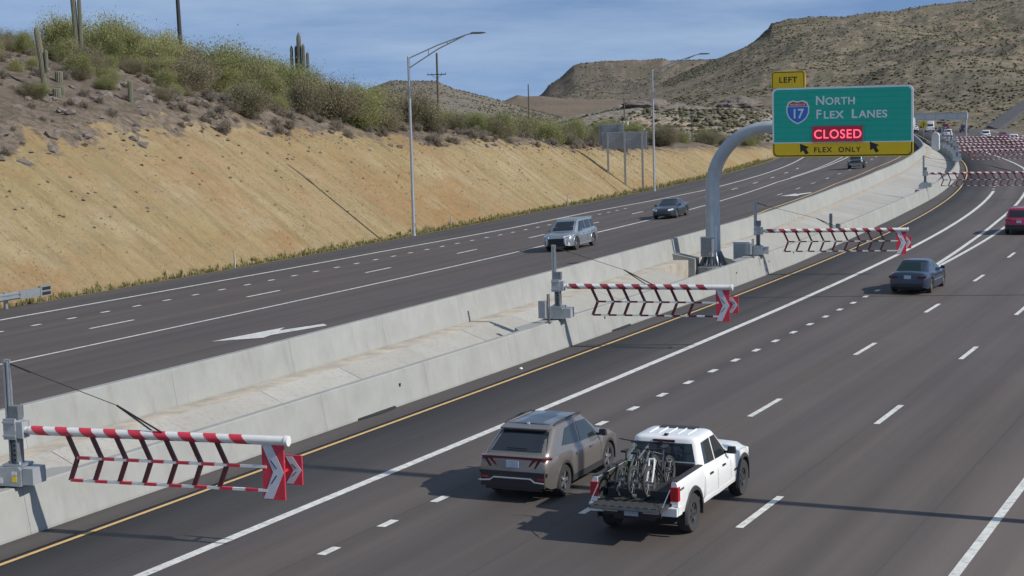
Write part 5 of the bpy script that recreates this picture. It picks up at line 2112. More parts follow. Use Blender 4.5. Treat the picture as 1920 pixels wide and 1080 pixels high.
pk.pbox('licence_plate', (-0.02, -2.856, 0.60), (0.31, 0.012, 0.13), 'plate')
for sx in (1, -1):
    mb = MB()
    mb.tube([(sx * 0.80, -2.72, 1.12), (sx * 0.79, -3.2, 0.84)], 0.012, 5)
    pk.part('tailgate_cable', mb, 'chrome')
for k in range(5):
    mb = MB()
    x = -0.44 + 0.22 * k
    mb.tube([(x, -0.55, 1.828), (x, -0.1, 1.842), (x, 0.10, 1.838)], 0.016, 6)
    pk.part('roof_rib', mb, white)
mb = MB()
mb.box((0.0, 0.20, 1.830), (0.86, 0.30, 0.03))
pk.part('sunroof', mb, 'trim')
mb = MB()
mb.add([(-0.05, -0.72, 1.81), (0.05, -0.72, 1.81), (0.03, -0.52, 1.83), (-0.03, -0.52, 1.83), (-0.012, -0.73, 1.88), (0.012, -0.73, 1.88)], [(0, 1, 5, 4), (1, 2, 5), (2, 3, 4, 5), (3, 0, 4), (0, 3, 2, 1)])
pk.part('antenna_fin', mb, 'black')
mb = MB()
mb.box((0, -0.815, 1.73), (0.5, 0.03, 0.05))
pk.part('brake_light', mb, 'tail_dark')
mb = MB()
mb.tube([(-0.74, -0.97, 1.30), (0.74, -0.97, 1.30)], 0.02, 6)
pk.part('bed_rail', mb, 'galv')
# hood scoop, hood edge, fuel flap
mb = MB()
mb.box((0, 1.75, 1.245), (0.62, 0.55, 0.06), taper=0.8)
pk.part('hood_scoop', mb, white)
for sx in (1, -1):
    mb = MB()
    mb.add([(sx * 0.62, 2.55, 1.02), (sx * 0.86, 2.40, 1.02), (sx * 0.86, 2.40, 0.86), (sx * 0.62, 2.55, 0.86), (sx * 0.66, 2.66, 1.0), (sx * 0.91, 2.46, 1.0), (sx * 0.91, 2.46, 0.87), (sx * 0.66, 2.66, 0.87)],
           [(0, 1, 2, 3), (7, 6, 5, 4), (0, 4, 5, 1), (1, 5, 6, 2), (2, 6, 7, 3), (3, 7, 4, 0)])
    pk.part('headlight', mb, 'lamp')
mb = MB()
mb.box((0.985, 1.22, 0.74), (0.006, 0.22, 0.05))
pk.part('badge', mb, 'black')
mb = MB()
mb.box((0.978, -2.50, 1.10), (0.006, 0.26, 0.05))
pk.part('badge', mb, 'chrome')


# ---------------------------------------------------------------- mountain bikes in the bed
def mountain_bike(label, x, y, z, rz, lean, col, fork=None):
    t = thing('mountain_bike', label, 'bicycle', (x, y, z), rz)
    t.rotation_euler = (0, lean, rz)
    r = 0.345
    wb = 1.14
    for yy in (0.0, wb):
        mb = MB()
        prof = []
        for k in range(10):
            a = 2 * math.pi * k / 9
            prof.append((r - 0.03 + 0.03 * math.cos(a), 0.028 * math.sin(a)))
        mb.lathe(prof, 28, 'X', (0, yy, r))
        w = obj('wheel', mb, MT['rubber'], t, smooth=True)
        mb = MB()
        mb.lathe([(r - 0.075, -0.012), (r - 0.055, -0.014), (r - 0.055, 0.014), (r - 0.075, 0.012), (r - 0.075, -0.012)], 28, 'X', (0, yy, r))
        for k in range(14):
            a = 2 * math.pi * k / 14
            mb.tube([(0, yy, r), (0, yy + (r - 0.07) * math.cos(a), r + (r - 0.07) * math.sin(a))], 0.003, 4, cap=False)
        mb.lathe([(0.0, -0.05), (0.03, -0.05), (0.03, 0.05), (0.0, 0.05)], 8, 'X', (0, yy, r))
        obj('rim', mb, MT['galv_dark'], w)
    bb = (0, 0.43, r - 0.02)
    seat = (0, 0.26, 0.84)
    head_t = (0, 0.86, 0.93)
    head_b = (0, 0.90, 0.80)
    mb = MB()
    mb.tube([bb, seat], 0.02, 8)
    mb.tube([bb, head_b], 0.027, 8)
    mb.tube([(0, 0.28, 0.76), head_t], 0.022, 8)
    mb.tube([head_b, head_t], 0.028, 8)
    for sx in (-1, 1):
        mb.tube([(sx * 0.03, 0.43, r - 0.02), (sx * 0.06, 0.0, r)], 0.011, 6)
        mb.tube([(sx * 0.02, 0.28, 0.74), (sx * 0.06, 0.0, r)], 0.010, 6)
    obj('frame', mb, col, t, smooth=True)
    mb = MB()
    for sx in (-1, 1):
        mb.tube([(sx * 0.06, wb, r), (sx * 0.06, 0.95, 0.70), (sx * 0.055, 0.92, 0.80)], [0.022, 0.026, 0.024], 8)
    mb.tube([(-0.06, 0.92, 0.79), (0.06, 0.92, 0.79)], 0.024, 8)
    obj('fork', mb, fork or MT['galv_dark'], t, smooth=True)
    mb = MB()
    mb.tube([(0, 0.86, 0.93), (0, 0.89, 0.99)], 0.018, 6)
    mb.tube([(-0.37, 0.84, 1.03), (-0.14, 0.90, 1.0), (0.14, 0.90, 1.0), (0.37, 0.84, 1.03)], 0.014, 6)
    hb = obj('handlebar', mb, MT['black'], t, smooth=True)
    mb = MB()
    mb.tube([seat, (0, 0.245, 0.90)], 0.014, 6)
    mb.add([(-0.07, 0.10, 0.91), (0.07, 0.10, 0.91), (0.02, 0.37, 0.92), (-0.02, 0.37, 0.92), (-0.065, 0.10, 0.95), (0.065, 0.10, 0.95), (0.018, 0.37, 0.945), (-0.018, 0.37, 0.945)],
           [(0, 1, 2, 3), (7, 6, 5, 4), (0, 4, 5, 1), (1, 5, 6, 2), (2, 6, 7, 3), (3, 7, 4, 0)])
    obj('saddle', mb, MT['black'], t)
    mb = MB()
    mb.lathe([(0.0, 0.055), (0.09, 0.055), (0.09, 0.065), (0.0, 0.065)], 16, 'X', (0, 0.43, r - 0.02))
    mb.box((0.08, 0.47, r - 0.10), (0.015, 0.03, 0.17))
    mb.box((-0.08, 0.39, r + 0.06), (0.015, 0.03, 0.17))
    mb.box((0.13, 0.49, r - 0.18), (0.09, 0.10, 0.02))
    mb.box((-0.13, 0.37, r + 0.14), (0.09, 0.10, 0.02))
    obj('crank', mb, MT['galv_dark'], t)
    return t


bz = 0.012 + 0.831
mountain_bike('grey green mountain bike standing on the left side of the pickup bed', TX - 0.42, TY - 2.42, bz, 0.02, 0.06, paint('bike_green', (0.10, 0.13, 0.09), 0.2))
mountain_bike('black mountain bike with white fork on the right side of the pickup bed', TX + 0.30, TY - 1.32, bz, math.pi - 0.03, 0.05, paint('bike_black', (0.06, 0.06, 0.065), 0.3), MT['gate_white'])
mountain_bike('dark mountain bike leaning in the middle of the pickup bed', TX - 0.05, TY - 2.50, bz, -0.04, -0.07, paint('bike_grey', (0.16, 0.16, 0.15), 0.4))


# ---------------------------------------------------------------- other cars
def rear_kit(c, sp, zlamp, tail='tail_dark', plate_z=0.78):
    y0 = sp['y0']
    for sx in (1, -1):
        mb = MB()
        mb.box((sx * c.W2 * 0.68, y0 - 0.005, zlamp), (0.34, 0.05, 0.10))
        mb.box((sx * c.W2 * 0.865, y0 + 0.075, zlamp + 0.01), (0.10, 0.16, 0.10))
        c.part('tail_light', mb, tail)
    c.plate_(y0 - 0.012, plate_z)
    c.pbox('bumper', (0, y0 + 0.0, 0.42), (c.W2 * 1.56, 0.07, 0.14), 'trim')


def front_kit(c, sp, zlamp, grille=(0.9, 0.30, 0.52), lampw=0.40, lamph=0.10, lm='lamp'):
    y1 = sp['y1']
    for sx in (1, -1):
        mb = MB()
        a, b = c.W2 * 0.50, c.W2 * 0.90
        ya, yb = y1 - 0.015, y1 - 0.24
        h2 = lamph / 2
        mb.add([(sx * a, ya, zlamp - h2), (sx * b, yb, zlamp - h2 + 0.05), (sx * b, yb, zlamp + h2 + 0.05), (sx * a, ya, zlamp + h2), (sx * a, ya - 0.2, zlamp - h2), (sx * (b - .05), yb - 0.2, zlamp - h2 + 0.05), (sx * (b - .05), yb - 0.2, zlamp + h2 + 0.05), (sx * a, ya - 0.2, zlamp + h2)],
               [(0, 1, 2, 3), (7, 6, 5, 4), (0, 4, 5, 1), (1, 5, 6, 2), (2, 6, 7, 3), (3, 7, 4, 0)])
        c.part('headlight', mb, lm)
    mb = MB()
    mb.box((0, y1 - 0.005, grille[2]), (grille[0], 0.05, grille[1]))
    c.part('grille', mb, 'trim')
    mb = MB()
    mb.box((0, y1 - 0.06, 0.33), (c.W2 * 1.35, 0.12, 0.10))
    c.part('lower_intake', mb, 'black')


# dark blue sedan going away
pm = paint('navy', (0.008, 0.018, 0.042), 0.0, 0.3)
c = Car('sedan', 'dark blue sedan driving away past the gore lines', SEDAN, pm, (-15.55, 79.15, 0.012), -0.01)
c.seams((-0.95, -0.25, 0.78), 0.30, 0.86)
c.handles((-0.48, 0.36), 0.78)
c.mirrors(0.72, 0.99)
rear_kit(c, SEDAN, 0.80, 'tail_dark', 0.80)
for sx in (1, -1):
    c.pbox('reflector', (sx * 0.80, -2.40, 0.80), (0.07, 0.03, 0.12), 'lamp')

# maroon SUV at the edge
pm = paint('maroon', (0.34, 0.014, 0.06), 0.3, 0.3)
c = Car('suv', 'maroon red SUV driving away beside the gore lines', SUV2, pm, (-15.45, 112.7, 0.012), 0.04)
c.flares(0.05)
c.mirrors(0.80, 1.10)
rear_kit(c, SUV, 0.98, 'tail', 0.84)
c.pbox('badge', (0, -2.31, 0.98), (0.34, 0.02, 0.03), 'chrome')
c.pbox('rear_cladding', (0, -2.31, 0.50), (1.62, 0.04, 0.30), 'trim')

# car just outside the right edge, its shadow reaches into view
pm = paint('grey', (0.12, 0.12, 0.13), 0.5)
c = Car('sedan', 'grey sedan in the outer lane abreast of the maroon SUV', SEDAN, pm, (-10.55, 97.2, 0.012), 0.0)
rear_kit(c, SEDAN, 0.80)

# silver SUV coming towards the camera
pm = paint('silver', (0.30, 0.34, 0.37), 0.6, 0.3)
c = Car('suv', 'silver SUV with chrome bumper driving south towards the barrier gates', SUV2, pm, tuple(R(95.7, -16.55, float(zl(-16.55)) + 0.012)), math.pi + heading(95.7))
c.root.rotation_euler.y = 0.058
c.flares(0.05, pm, 0.006)
c.sill(0.26, 0.36, 'galv')
c.seams((-1.05, -0.32, 0.85), 0.40, 0.97)
c.handles((-0.62, 0.22), 0.87)
c.mirrors(0.80, 1.10)
front_kit(c, SUV2, 0.78, (0.95, 0.34, 0.55))
c.root.scale = (1.05, 1.05, 1.07)
for sx in (1, -1):
    mb = MB()
    mb.add([(sx * 0.52, 2.335, 0.70), (sx * 0.60, 2.33, 0.72), (sx * 0.80, 2.24, 0.42), (sx * 0.80, 2.24, 0.30), (sx * 0.58, 2.335, 0.32), (sx * 0.52, 2.25, 0.70), (sx * 0.60, 2.25, 0.72), (sx * 0.80, 2.15, 0.42), (sx * 0.80, 2.15, 0.30), (sx * 0.58, 2.25, 0.32)],
           [(0, 1, 2, 3, 4), (9, 8, 7, 6, 5), (0, 5, 6, 1), (1, 6, 7, 2), (2, 7, 8, 3), (3, 8, 9, 4), (4, 9, 5, 0)])
    c.part('bumper_blade', mb, 'lamp')
for sx in (1, -1):
    mb = MB()
    mb.tube([(sx * 0.65, -1.75, 1.66), (sx * 0.655, -1.5, 1.715), (sx * 0.655, 0.15, 1.725), (sx * 0.63, 0.42, 1.68)], 0.022, 6)
    c.part('roof_rail', mb, 'galv')

# dark sedan coming towards the camera
pm = paint('slate', (0.018, 0.024, 0.032), 0.1, 0.35)
c = Car('sedan', 'slate grey sedan with lit white headlamps driving south', SEDAN, pm, tuple(R(125.0, -18.75, float(zl(-18.75)) + 0.012)), math.pi + heading(125))
c.root.rotation_euler.y = 0.05
c.seams((-0.95, -0.25, 0.78), 0.30, 0.86)
c.mirrors(0.72, 0.99)
front_kit(c, SEDAN, 0.67, (0.5, 0.10, 0.40), lamph=0.12)

# boxy off-roader far up the southbound lanes
JEEP = dict(SUV)
JEEP.update(W=1.86, y0=-2.1, y1=2.1, wr=0.41, arch=0.47, axles=(-1.25, 1.38), rim='rim_dark', track=1.04,
            top=[(-2.1, 1.10), (0.8, 1.12), (1.9, 1.08), (2.1, 1.02)], shoulder=[(-2.1, 1.08), (1.9, 1.04), (2.1, 0.98)],
            plan=[(-2.1, 0.84), (1.0, 0.84), (2.1, 0.76)], bottom=[(-2.1, 0.55), (2.1, 0.55)], ends=(),
            gh=dict(zb=1.05, zr=1.80, wb=0.75, wr=0.68, n=9.0, crown=0.04, rear=((0, -2.08), (1, -2.0)), front=((0, 0.72), (1, 0.40)),
                    side=(('window', ((-0.4, 1.18), (0.5, 1.18), (0.34, 1.72), (-0.4, 1.72))), ('window', ((-1.3, 1.18), (-0.5, 1.18), (-0.5, 1.72), (-1.3, 1.72)))),
                    ends=(('rear_window', -1, 1.2, 1.7, 0.6, 0.56), ('windscreen', 1, 1.16, 1.74, 0.66, 0.60))))
pm = paint('teal', (0.045, 0.09, 0.11), 0.2)
c = Car('off_roader', 'boxy dark teal off-roader driving south under the yellow strip of the sign', JEEP, pm, tuple(R(203.9, -12.75, float(zl(-12.75)) + 0.012)), math.pi + heading(204), lod=1)
c.root.rotation_euler.y = 0.058
front_kit(c, JEEP, 0.85, (1.0, 0.30, 0.85), lamph=0.16)
c.pbox('front_bumper', (0, 2.2, 0.6), (1.6, 0.2, 0.22), 'galv_dark')
for sx in (1, -1):
    c.pbox('fender', (sx * 0.86, 1.38, 0.93), (0.26, 1.0, 0.05), 'trim')

# ---------------------------------------------------------------- traffic queue
QS = dict(SUV2)
QV = dict(SUV)
QV.update(cat='van', W=2.0, y0=-2.9, y1=2.7, wr=0.37, arch=0.42, axles=(-1.8, 1.75), top=[(-2.9, 1.2), (1.6, 1.2), (2.7, 0.9)], shoulder=[(-2.9, 1.15), (2.0, 1.1), (2.7, 0.8)],
          plan=[(-2.9, 0.96), (2.0, 1.0), (2.7, 0.8)], bottom=[(-2.9, 0.4), (2.7, 0.35)], ends=(),
          gh=dict(zb=1.1, zr=2.55, wb=0.96, wr=0.9, n=9.0, crown=0.06, rear=((0, -2.88), (1, -2.8)), front=((0, 2.1), (1, 1.3)),
                  side=(('window', ((0.6, 1.3), (1.6, 1.3), (1.2, 1.9), (0.6, 1.9))),), ends=(('rear_window', -1, 1.4, 1.9, 0.7, 0.68), ('windscreen', 1, 1.3, 2.1, 0.8, 0.75))))
cols = {'white': (0.72, 0.72, 0.71), 'black': (0.02, 0.02, 0.022), 'maroon': (0.16, 0.015, 0.035), 'grey': (0.14, 0.145, 0.15), 'silver': (0.42, 0.43, 0.44), 'blue': (0.03, 0.05, 0.10)}
PM = {k: paint('queue_' + k, v, 0.15) for k, v in cols.items()}
queue = [('suv', QS, 'white', -64.0, 356.0, 'white SUV queued beside the right leg of the distant gantry'),
         ('suv', QS, 'black', -68.0, 399.0, 'black SUV far up the queue beyond the gantry leg'),
         ('suv', QS, 'white', -53.7, 339.0, 'white SUV second in the queue right of the gantry leg'),
         ('sedan', SEDAN, 'maroon', -49.6, 333.5, 'dark red sedan in the queue between two white SUVs'),
         ('suv', QS, 'white', -43.7, 305.5, 'white SUV queued next to the far gate rows'),
         ('suv', QS, 'black', -44.8, 336.0, 'black SUV queued alongside the grassy right verge'),
         ('sedan', SEDAN, 'grey', -39.8, 303.0, 'grey sedan in the outermost lane next to the far gates'),
         ('suv', QS, 'white', -73.6, 464.0, 'white SUV alone at the foot of the climbing road'),
         ('sedan', SEDAN, 'silver', -71.6, 478.0, 'silver sedan starting up the climbing road'),
         ('van', QV, 'white', -77.5, 408.0, 'tall white van at the back of the queue under the gantry beam'),
         ('sedan', SEDAN, 'black', -72.0, 393.0, 'black sedan queued below the gantry beam'),
         ('suv', QS, 'maroon', -76.2, 421.0, 'dark red SUV at the far end of the queue'),
         ('sedan', SEDAN, 'white', -82.5, 415.0, 'white sedan under the yellow diamond sign'),
         ('suv', QS, 'grey', -84.8, 421.0, 'grey SUV left of the yellow diamond sign post')]
for nm, sp, col, x, y, lab in queue:
    zz = 0.012
    if x > -75 and y > 460:
        zz = 0.3
    c = Car(nm, lab, sp, PM[col], (x, y, zz), 0.235, lod=1)
    rear_kit(c, sp, 0.95 if sp is not SEDAN else 0.80, 'tail')

# ================================================================ VEGETATION
class Bush:
    def __init__(self, kind, seed, nb, leaf, per, spread, lmat, wmat, droop=0.0):
        rr = np.random.RandomState(seed)
        C_, A_, B_, T_ = [], [], [], []
        mb = MB()
        for b in range(nb):
            az = rr.uniform(0, 2 * math.pi)
            pol = math.radians(rr.uniform(4, spread))
            ln = rr.uniform(0.62, 1.02) * (1 - 0.25 * (pol / math.radians(max(spread, 1))) ** 2)
            d = np.array([math.sin(pol) * math.cos(az), math.sin(pol) * math.sin(az), math.cos(pol)])
            bend = rr.uniform(-0.12, 0.12, 3)
            bend[2] -= droop * rr.rand()
            tint = rr.uniform(0.0, 0.62)
            pts = [tuple(d * ln * t + bend * t * t) for t in (0.0, 0.35, 0.7, 1.0)]
            mb.tube([Vector(p) for p in pts], [0.018, 0.012, 0.008, 0.003], 3, cap=False)
            k = int(per * rr.uniform(0.6, 1.3))
            t = rr.uniform(0.22, 1.03, k) ** 0.75
            jit = rr.normal(0, 1, (k, 3)) * (0.04 + 0.068 * t[:, None])
            C_.append(d[None] * ln * t[:, None] + bend[None] * (t ** 2)[:, None] + jit)
            a = rr.normal(0, 1, (k, 3)) * 0.6 + d[None] * 1.0 + np.array([0, 0, 0.25])[None]
            a /= np.linalg.norm(a, axis=1)[:, None]
            q = np.cross(a, rr.normal(0, 1, (k, 3)))
            q /= np.linalg.norm(q, axis=1)[:, None]
            sz = leaf * rr.uniform(0.6, 1.4, k)[:, None]
            A_.append(a * sz * 1.7)
            B_.append(q * sz * 0.55)
            T_.append(np.clip(tint + rr.uniform(-0.15, 0.15, k), 0, 1))
        c, a, b, t = np.concatenate(C_), np.concatenate(A_), np.concatenate(B_), np.concatenate(T_)
        c[:, 2] = np.maximum(c[:, 2], 0.015)
        V = np.stack([c - a, c - b * 0.9 + a * 0.1, c + a, c + b], 1).reshape(-1, 3)
        F = np.arange(len(V)).reshape(-1, 4)
        o = np_obj('crown', V, F, lmat, attr={'tint': np.repeat(t, 4)})
        self.crown = o.data
        bpy.data.objects.remove(o)
        o = obj('trunk', mb, wmat, None)
        self.trunk = o.data
        bpy.data.objects.remove(o)

    def place(self, name, label, cat, group, loc, rz, sx, sz):
        t = thing(name, label, cat, loc, rz, group)
        t.scale = (sx, sx, sz)
        for nm, me in (('crown', self.crown), ('trunk', self.trunk)):
            o = bpy.data.objects.new(nm, me)
            C.objects.link(o)
            o.parent = t
        return t


twig = mat('twig', (0.13, 0.115, 0.07), 0.9, var=0.2)
twig_grey = mat('twig_grey', (0.16, 0.14, 0.12), 0.9, var=0.2)
lm_green = leaf_mat('palo_verde_leaf', (0.162, 0.181, 0.069), (0.336, 0.336, 0.151), 0.6)
lm_olive = leaf_mat('creosote_leaf', (0.146, 0.140, 0.084), (0.280, 0.241, 0.157), 0.55)
lm_grey = leaf_mat('bursage_leaf', (0.190, 0.162, 0.129), (0.314, 0.274, 0.218), 0.4)
PV = [Bush('pv', 10 + i, 56, 0.0115, 420, 70, lm_green, twig) for i in range(4)]
CR = [Bush('cr', 30 + i, 46, 0.0125, 320, 70, lm_olive, twig) for i in range(3)]
BS = [Bush('bs', 50 + i, 28, 0.034, 90, 82, lm_grey, twig_grey) for i in range(3)]

rb = random.Random(21)


def u_crest(s):
    return 2.6 + (float(zc_t(s)) + 0.42) / G


KIND = {'pv': (PV, 'palo_verde_bush', 'yellow green feathery palo verde bush'), 'cr': (CR, 'creosote_bush', 'dull olive creosote bush'), 'bs': (BS, 'bursage_bush', 'low grey purple brush')}


def put(kind, s, v, sc, where, zs=1.0):
    p = hill_pt(s, u_crest(s) + v)
    p.z -= 0.08
    pool, nm, look = KIND[kind]
    rb.choice(pool).place(nm, look + ' ' + where, 'bush', look.split(' ')[-2] + ' ' + look.split(' ')[-1] + ' ' + where, tuple(p), rb.uniform(0, 6.28), sc * rb.uniform(0.95, 1.3), sc * zs)


# the big green mass between the dark pole and the first lamp
W1 = 'in the dense thicket below the many armed saguaro'
for i in range(46):
    put('pv' if rb.random() < 0.62 else 'cr', rb.uniform(112, 144), rb.uniform(1.2, 20), rb.uniform(1.9, 3.6), W1)
for i in range(12):
    put('pv', rb.uniform(118, 134), rb.uniform(14, 26), rb.uniform(3.4, 4.7), W1)
for i in range(16):
    put('pv', rb.uniform(133, 150), rb.uniform(8, 24), rb.uniform(3.2, 4.4), W1)
# left part: sparser, more rock
W2 = 'on the skyline behind the leaning saguaro'
for i in range(30):
    put(rb.choice(('pv', 'cr', 'cr')), rb.uniform(92, 118), rb.uniform(11, 30), rb.uniform(1.3, 2.5), W2)
for i in range(10):
    put(rb.choice(('pv', 'cr')), rb.uniform(80, 93), rb.uniform(17, 32), rb.uniform(1.8, 3.0), W2)
for i in range(34):
    put(rb.choice(('pv', 'cr')), rb.uniform(98, 128), rb.uniform(2.5, 13), rb.uniform(0.8, 1.7), 'on the brown ground between leaning saguaro and dark pole')
# towards the far end
for i in range(26):
    put(rb.choice(('cr', 'cr', 'pv')), rb.uniform(76, 100), rb.uniform(5, 18), rb.uniform(0.6, 1.3), W2)
for i in range(34):
    put(rb.choice(('cr', 'pv', 'pv')), rb.uniform(82, 112), rb.uniform(8, 26), rb.uniform(1.0, 2.0), W2)
W3 = 'along the low crest between street lamp and sign backs'
for i in range(58):
    put('pv' if rb.random() < 0.7 else 'cr', rb.uniform(138, 200), rb.uniform(0.8, 16), rb.uniform(1.4, 2.7), W3)
W4 = 'growing past the sign backs towards the curved column'
for i in range(34):
    put('pv' if rb.random() < 0.5 else 'cr', rb.uniform(200, 300), rb.uniform(1.5, 22), rb.uniform(1.8, 3.2), W4)
# low grey brush along the crest
for i in range(120):
    s = rb.uniform(72, 108)
    put('bs', s, rb.uniform(-0.3, 17), rb.uniform(0.25, 0.75), 'among the grey rocks around the barrel cacti')
for i in range(130):
    put('bs', rb.uniform(104, 200), rb.uniform(-0.6, 4.0), rb.uniform(0.35, 0.95), 'fringing the top of the tan slope below the green bushes')

# ---------------------------------------------------------------- saguaros
def saguaro(label, s, u, h_, r, arms=(), lean=(0, 0), name='saguaro_cactus', z_off=-0.15):
    p = hill_pt(s, u)
    t = thing(name, label, 'cactus', (p.x, p.y, p.z + z_off))

    def col(path, rad, nm):
        mb = MB()
        n = 28
        pts = [Vector(q) for q in path]
        k = len(pts)
        rows = []
        for i, q in enumerate(pts):
            d_ = (pts[min(i + 1, k - 1)] - pts[max(i - 1, 0)]).normalized()
            ax = d_.cross(Vector((0, 1, 0)))
            if ax.length < 0.1:
                ax = Vector((1, 0, 0))
            ax.normalize()
            bx = ax.cross(d_)
            f = i / (k - 1)
            rr_ = rad * (0.86 + 0.2 * math.sin(min(1, f * 1.6) * math.pi / 2)) * (1.0 if f < 0.9 else max(0.12, math.sqrt(max(0, 1 - ((f - 0.9) / 0.1) ** 2))))
            rows.append([q + (ax * math.cos(2 * math.pi * j / n) + bx * math.sin(2 * math.pi * j / n)) * rr_ * (1.0 if j % 2 else 0.84) for j in range(n)])
        fs = []
        for i in range(k - 1):
            for j in range(n):
                j2 = (j + 1) % n
                fs.append((i * n + j, i * n + j2, (i + 1) * n + j2, (i + 1) * n + j))
        fs.append(tuple((k - 1) * n + j for j in range(n)))
        mb.add([q for w in rows for q in w], fs)
        return obj(nm, mb, MT['saguaro'], t)
    col([(lean[0] * f * f, lean[1] * f * f, h_ * f) for f in np.linspace(0, 1, 24)], r, 'stem')
    for (z0, out, ang, ht, rad) in arms:
        ca, sa = math.cos(ang), math.sin(ang)
        pts = []
        for f in np.linspace(0, 1, 8):
            a = f * math.pi / 2
            pts.append((ca * out * math.sin(a), sa * out * math.sin(a), z0 + out * 0.8 * (1 - math.cos(a))))
        for f in np.linspace(0.1, 1, 12):
            pts.append((ca * out, sa * out, z0 + out * 0.8 + ht * f))
        col(pts, rad, 'arm')
    return t


saguaro('tall leaning saguaro with a side arm on the grey hilltop, beside barrel cacti', 92.5, 21.0, 4.4, 0.19, ((1.3, 0.26, 0.3, 1.3, 0.11),), (-0.45, 0))
saguaro('tallest two stemmed saguaro rising high above the hilltop brush', 109.5, 30.0, 7.0, 0.2, ((1.2, 0.34, 0.4, 4.0, 0.15),), (-0.3, 0))
saguaro('saguaro with a cluster of upright arms above the green brush', 148.6, 30.0, 7.9, 0.22, ((3.6, 0.85, 0.2, 1.7, 0.15), (3.9, 0.42, 2.9, 2.4, 0.15), (3.3, 0.80, 3.3, 2.7, 0.15), (4.1, 0.48, 0.0, 2.3, 0.15)))
saguaro('small slim saguaro on the skyline left of the dark leaning pole', 130.0, 34.0, 4.2, 0.2)
saguaro('short single saguaro stem on the grey crest below the brush', 98.9, 18.3, 1.75, 0.17)
for (s_, u_, h_) in ((95.6, 22.0, 0.95), (92.0, 19.6, 0.75), (92.8, 19.8, 0.7)):
    saguaro('stubby barrel cactus on the grey rocks beside the leaning saguaro', s_, u_, h_, 0.26, name='barrel_cactus')['group'] = 'barrel cacti on the grey rocks'

# ---------------------------------------------------------------- rocks on the hilltop: pieces of the hillside
def rock_mesh(seed):
    rr = random.Random(seed)
    import bmesh
    bm = bmesh.new()
    bmesh.ops.create_icosphere(bm, subdivisions=1, radius=0.5)
    for v in bm.verts:
        k = rr.uniform(0.7, 1.2)
        v.co = Vector((v.co.x * k * 1.3, v.co.y * k, v.co.z * k * 0.7))
    me = bpy.data.meshes.new('rock')
    bm.to_mesh(me)
    bm.free()
    me.materials.append(MT['rock'])
    return me


RM = [rock_mesh(i) for i in range(6)]
rk = random.Random(5)
for i in range(290):
    s = rk.uniform(74, 112) if i < 200 else rk.uniform(112, 190)
    v = rk.uniform(-1.0, 15) if i < 200 else rk.uniform(-1.2, 2.5)
    o = bpy.data.objects.new('rock', rk.choice(RM))
    C.objects.link(o)
    o.parent = hill
    o.location = hill_pt(s, u_crest(s) + v)
    o.rotation_euler = (rk.uniform(-0.4, 0.4), rk.uniform(-0.4, 0.4), rk.uniform(0, 6.3))
    k = rk.uniform(0.25, 0.95) * (1.0 if i < 200 else 0.7)
    o.scale = (k, k, k)

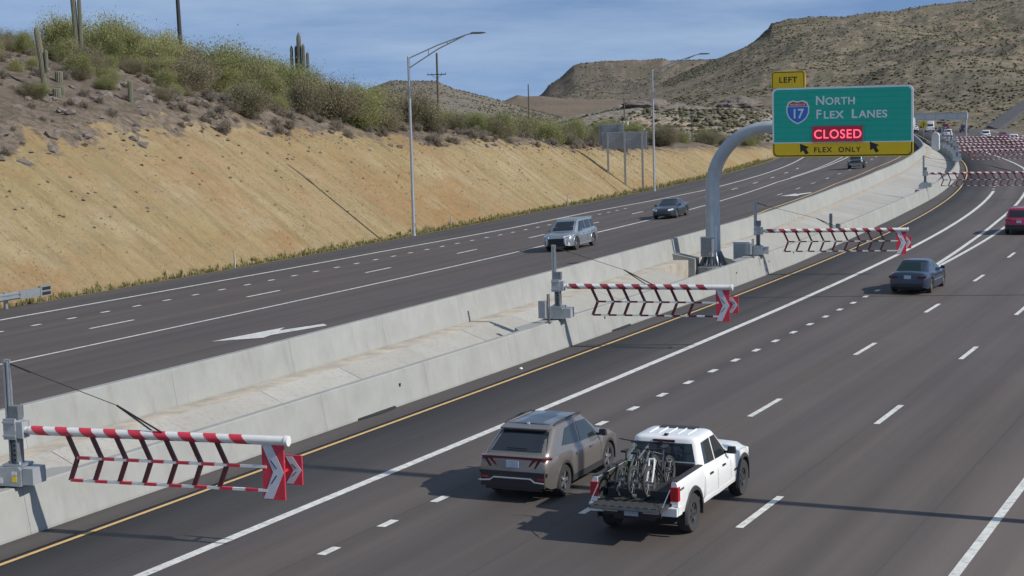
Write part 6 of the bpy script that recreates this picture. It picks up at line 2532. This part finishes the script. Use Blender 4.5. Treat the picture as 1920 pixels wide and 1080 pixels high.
# ---------------------------------------------------------------- grasses
def grass(name, n, sfun, ufun, hmin, hmax, wid, m, seed, label, nb=3, lean=0.5, parent=None):
    rr = np.random.RandomState(seed)
    V = np.zeros((n * nb, 3, 3))
    tint = np.zeros((n * nb, 3))
    k = 0
    for i in range(n):
        s_, u_ = sfun(rr), ufun(rr)
        p = np.array(hill_pt(s_, u_))
        hh_ = rr.uniform(hmin, hmax)
        tt = rr.rand()
        for b in range(nb):
            a = rr.uniform(0, 6.28)
            off = np.array([math.cos(a), math.sin(a), 0])
            tip = p + off * hh_ * rr.uniform(0.1, lean) + np.array([0, 0, hh_ * rr.uniform(0.7, 1)])
            sd_ = np.array([-math.sin(a), math.cos(a), 0]) * wid * rr.uniform(0.6, 1.3)
            q = p + off * rr.uniform(0, wid * 1.5) - np.array([0, 0, 0.03])
            V[k] = (q - sd_, q + sd_, tip)
            tint[k] = np.clip(tt + rr.uniform(-0.2, 0.2), 0, 1)
            k += 1
    F = np.arange(n * nb * 3).reshape(-1, 3)
    o = np_obj(name, V.reshape(-1, 3), F, m, attr={'tint': tint.reshape(-1)})
    return tag(o, label, 'grass', kind='stuff')


def s_near(rr):
    return 40 + 215 * rr.rand() ** 0.8


grass('verge_grass', 5200, s_near, lambda rr: 0.35 + 2.6 * rr.rand() ** 0.9, 0.12, 0.45, 0.05, leaf_mat('verge_grass', (0.14, 0.15, 0.045), (0.28, 0.25, 0.11), 0.0), 3, 'green and yellow weeds growing in the ditch along the southbound shoulder', nb=4)


def u_slope(rr):
    return 2.8 + 9.5 * rr.rand()


def s_slope(rr):
    return 42 + 170 * rr.rand()


class SU:
    s = 0.0


def s_sl(rr):
    SU.s = 42 + 175 * rr.rand() ** 0.9
    return SU.s


def u_sl(rr):
    return 2.8 + (u_crest(SU.s) - 3.0) * rr.rand()


grass('dry_grass', 15000, s_sl, u_sl, 0.03, 0.10, 0.03, leaf_mat('dry_grass', (0.33, 0.26, 0.135), (0.45, 0.36, 0.20), 0.0), 7, 'dry straw grass covering the tan cut slope', nb=2, lean=0.9)


# small stones littering the cut slope
rr = np.random.RandomState(12)
n = 420
base = np.array([(1, 0, 0.2), (0.5, 0.87, 0.1), (-0.5, 0.87, 0.25), (-1, 0, 0.1), (-0.5, -0.87, 0.2), (0.5, -0.87, 0.2), (0, 0, 0.7)])
tri = np.array([(0, 1, 6), (1, 2, 6), (2, 3, 6), (3, 4, 6), (4, 5, 6), (5, 0, 6)])
V = np.zeros((n, 7, 3))
for i in range(n):
    s_ = 45 + 150 * rr.rand()
    f = rr.rand() ** 0.6
    u_ = 3.0 + (u_crest(s_) - 2.6) * f
    k = rr.uniform(0.05, 0.17) * (0.7 + 0.7 * f)
    V[i] = base * (1 + rr.uniform(-0.4, 0.4, base.shape)) * k + np.array(hill_pt(s_, u_))
F = (np.arange(n)[:, None, None] * 7 + tri[None]).reshape(-1, 3)
tag(np_obj('loose_stones', V.reshape(-1, 3), F, mat('slope_stone', (0.22, 0.175, 0.12), 0.95, col2=(0.14, 0.115, 0.09), scale=0.8)), 'loose dark stones strewn over the tan cut slope', 'stones', kind='stuff')
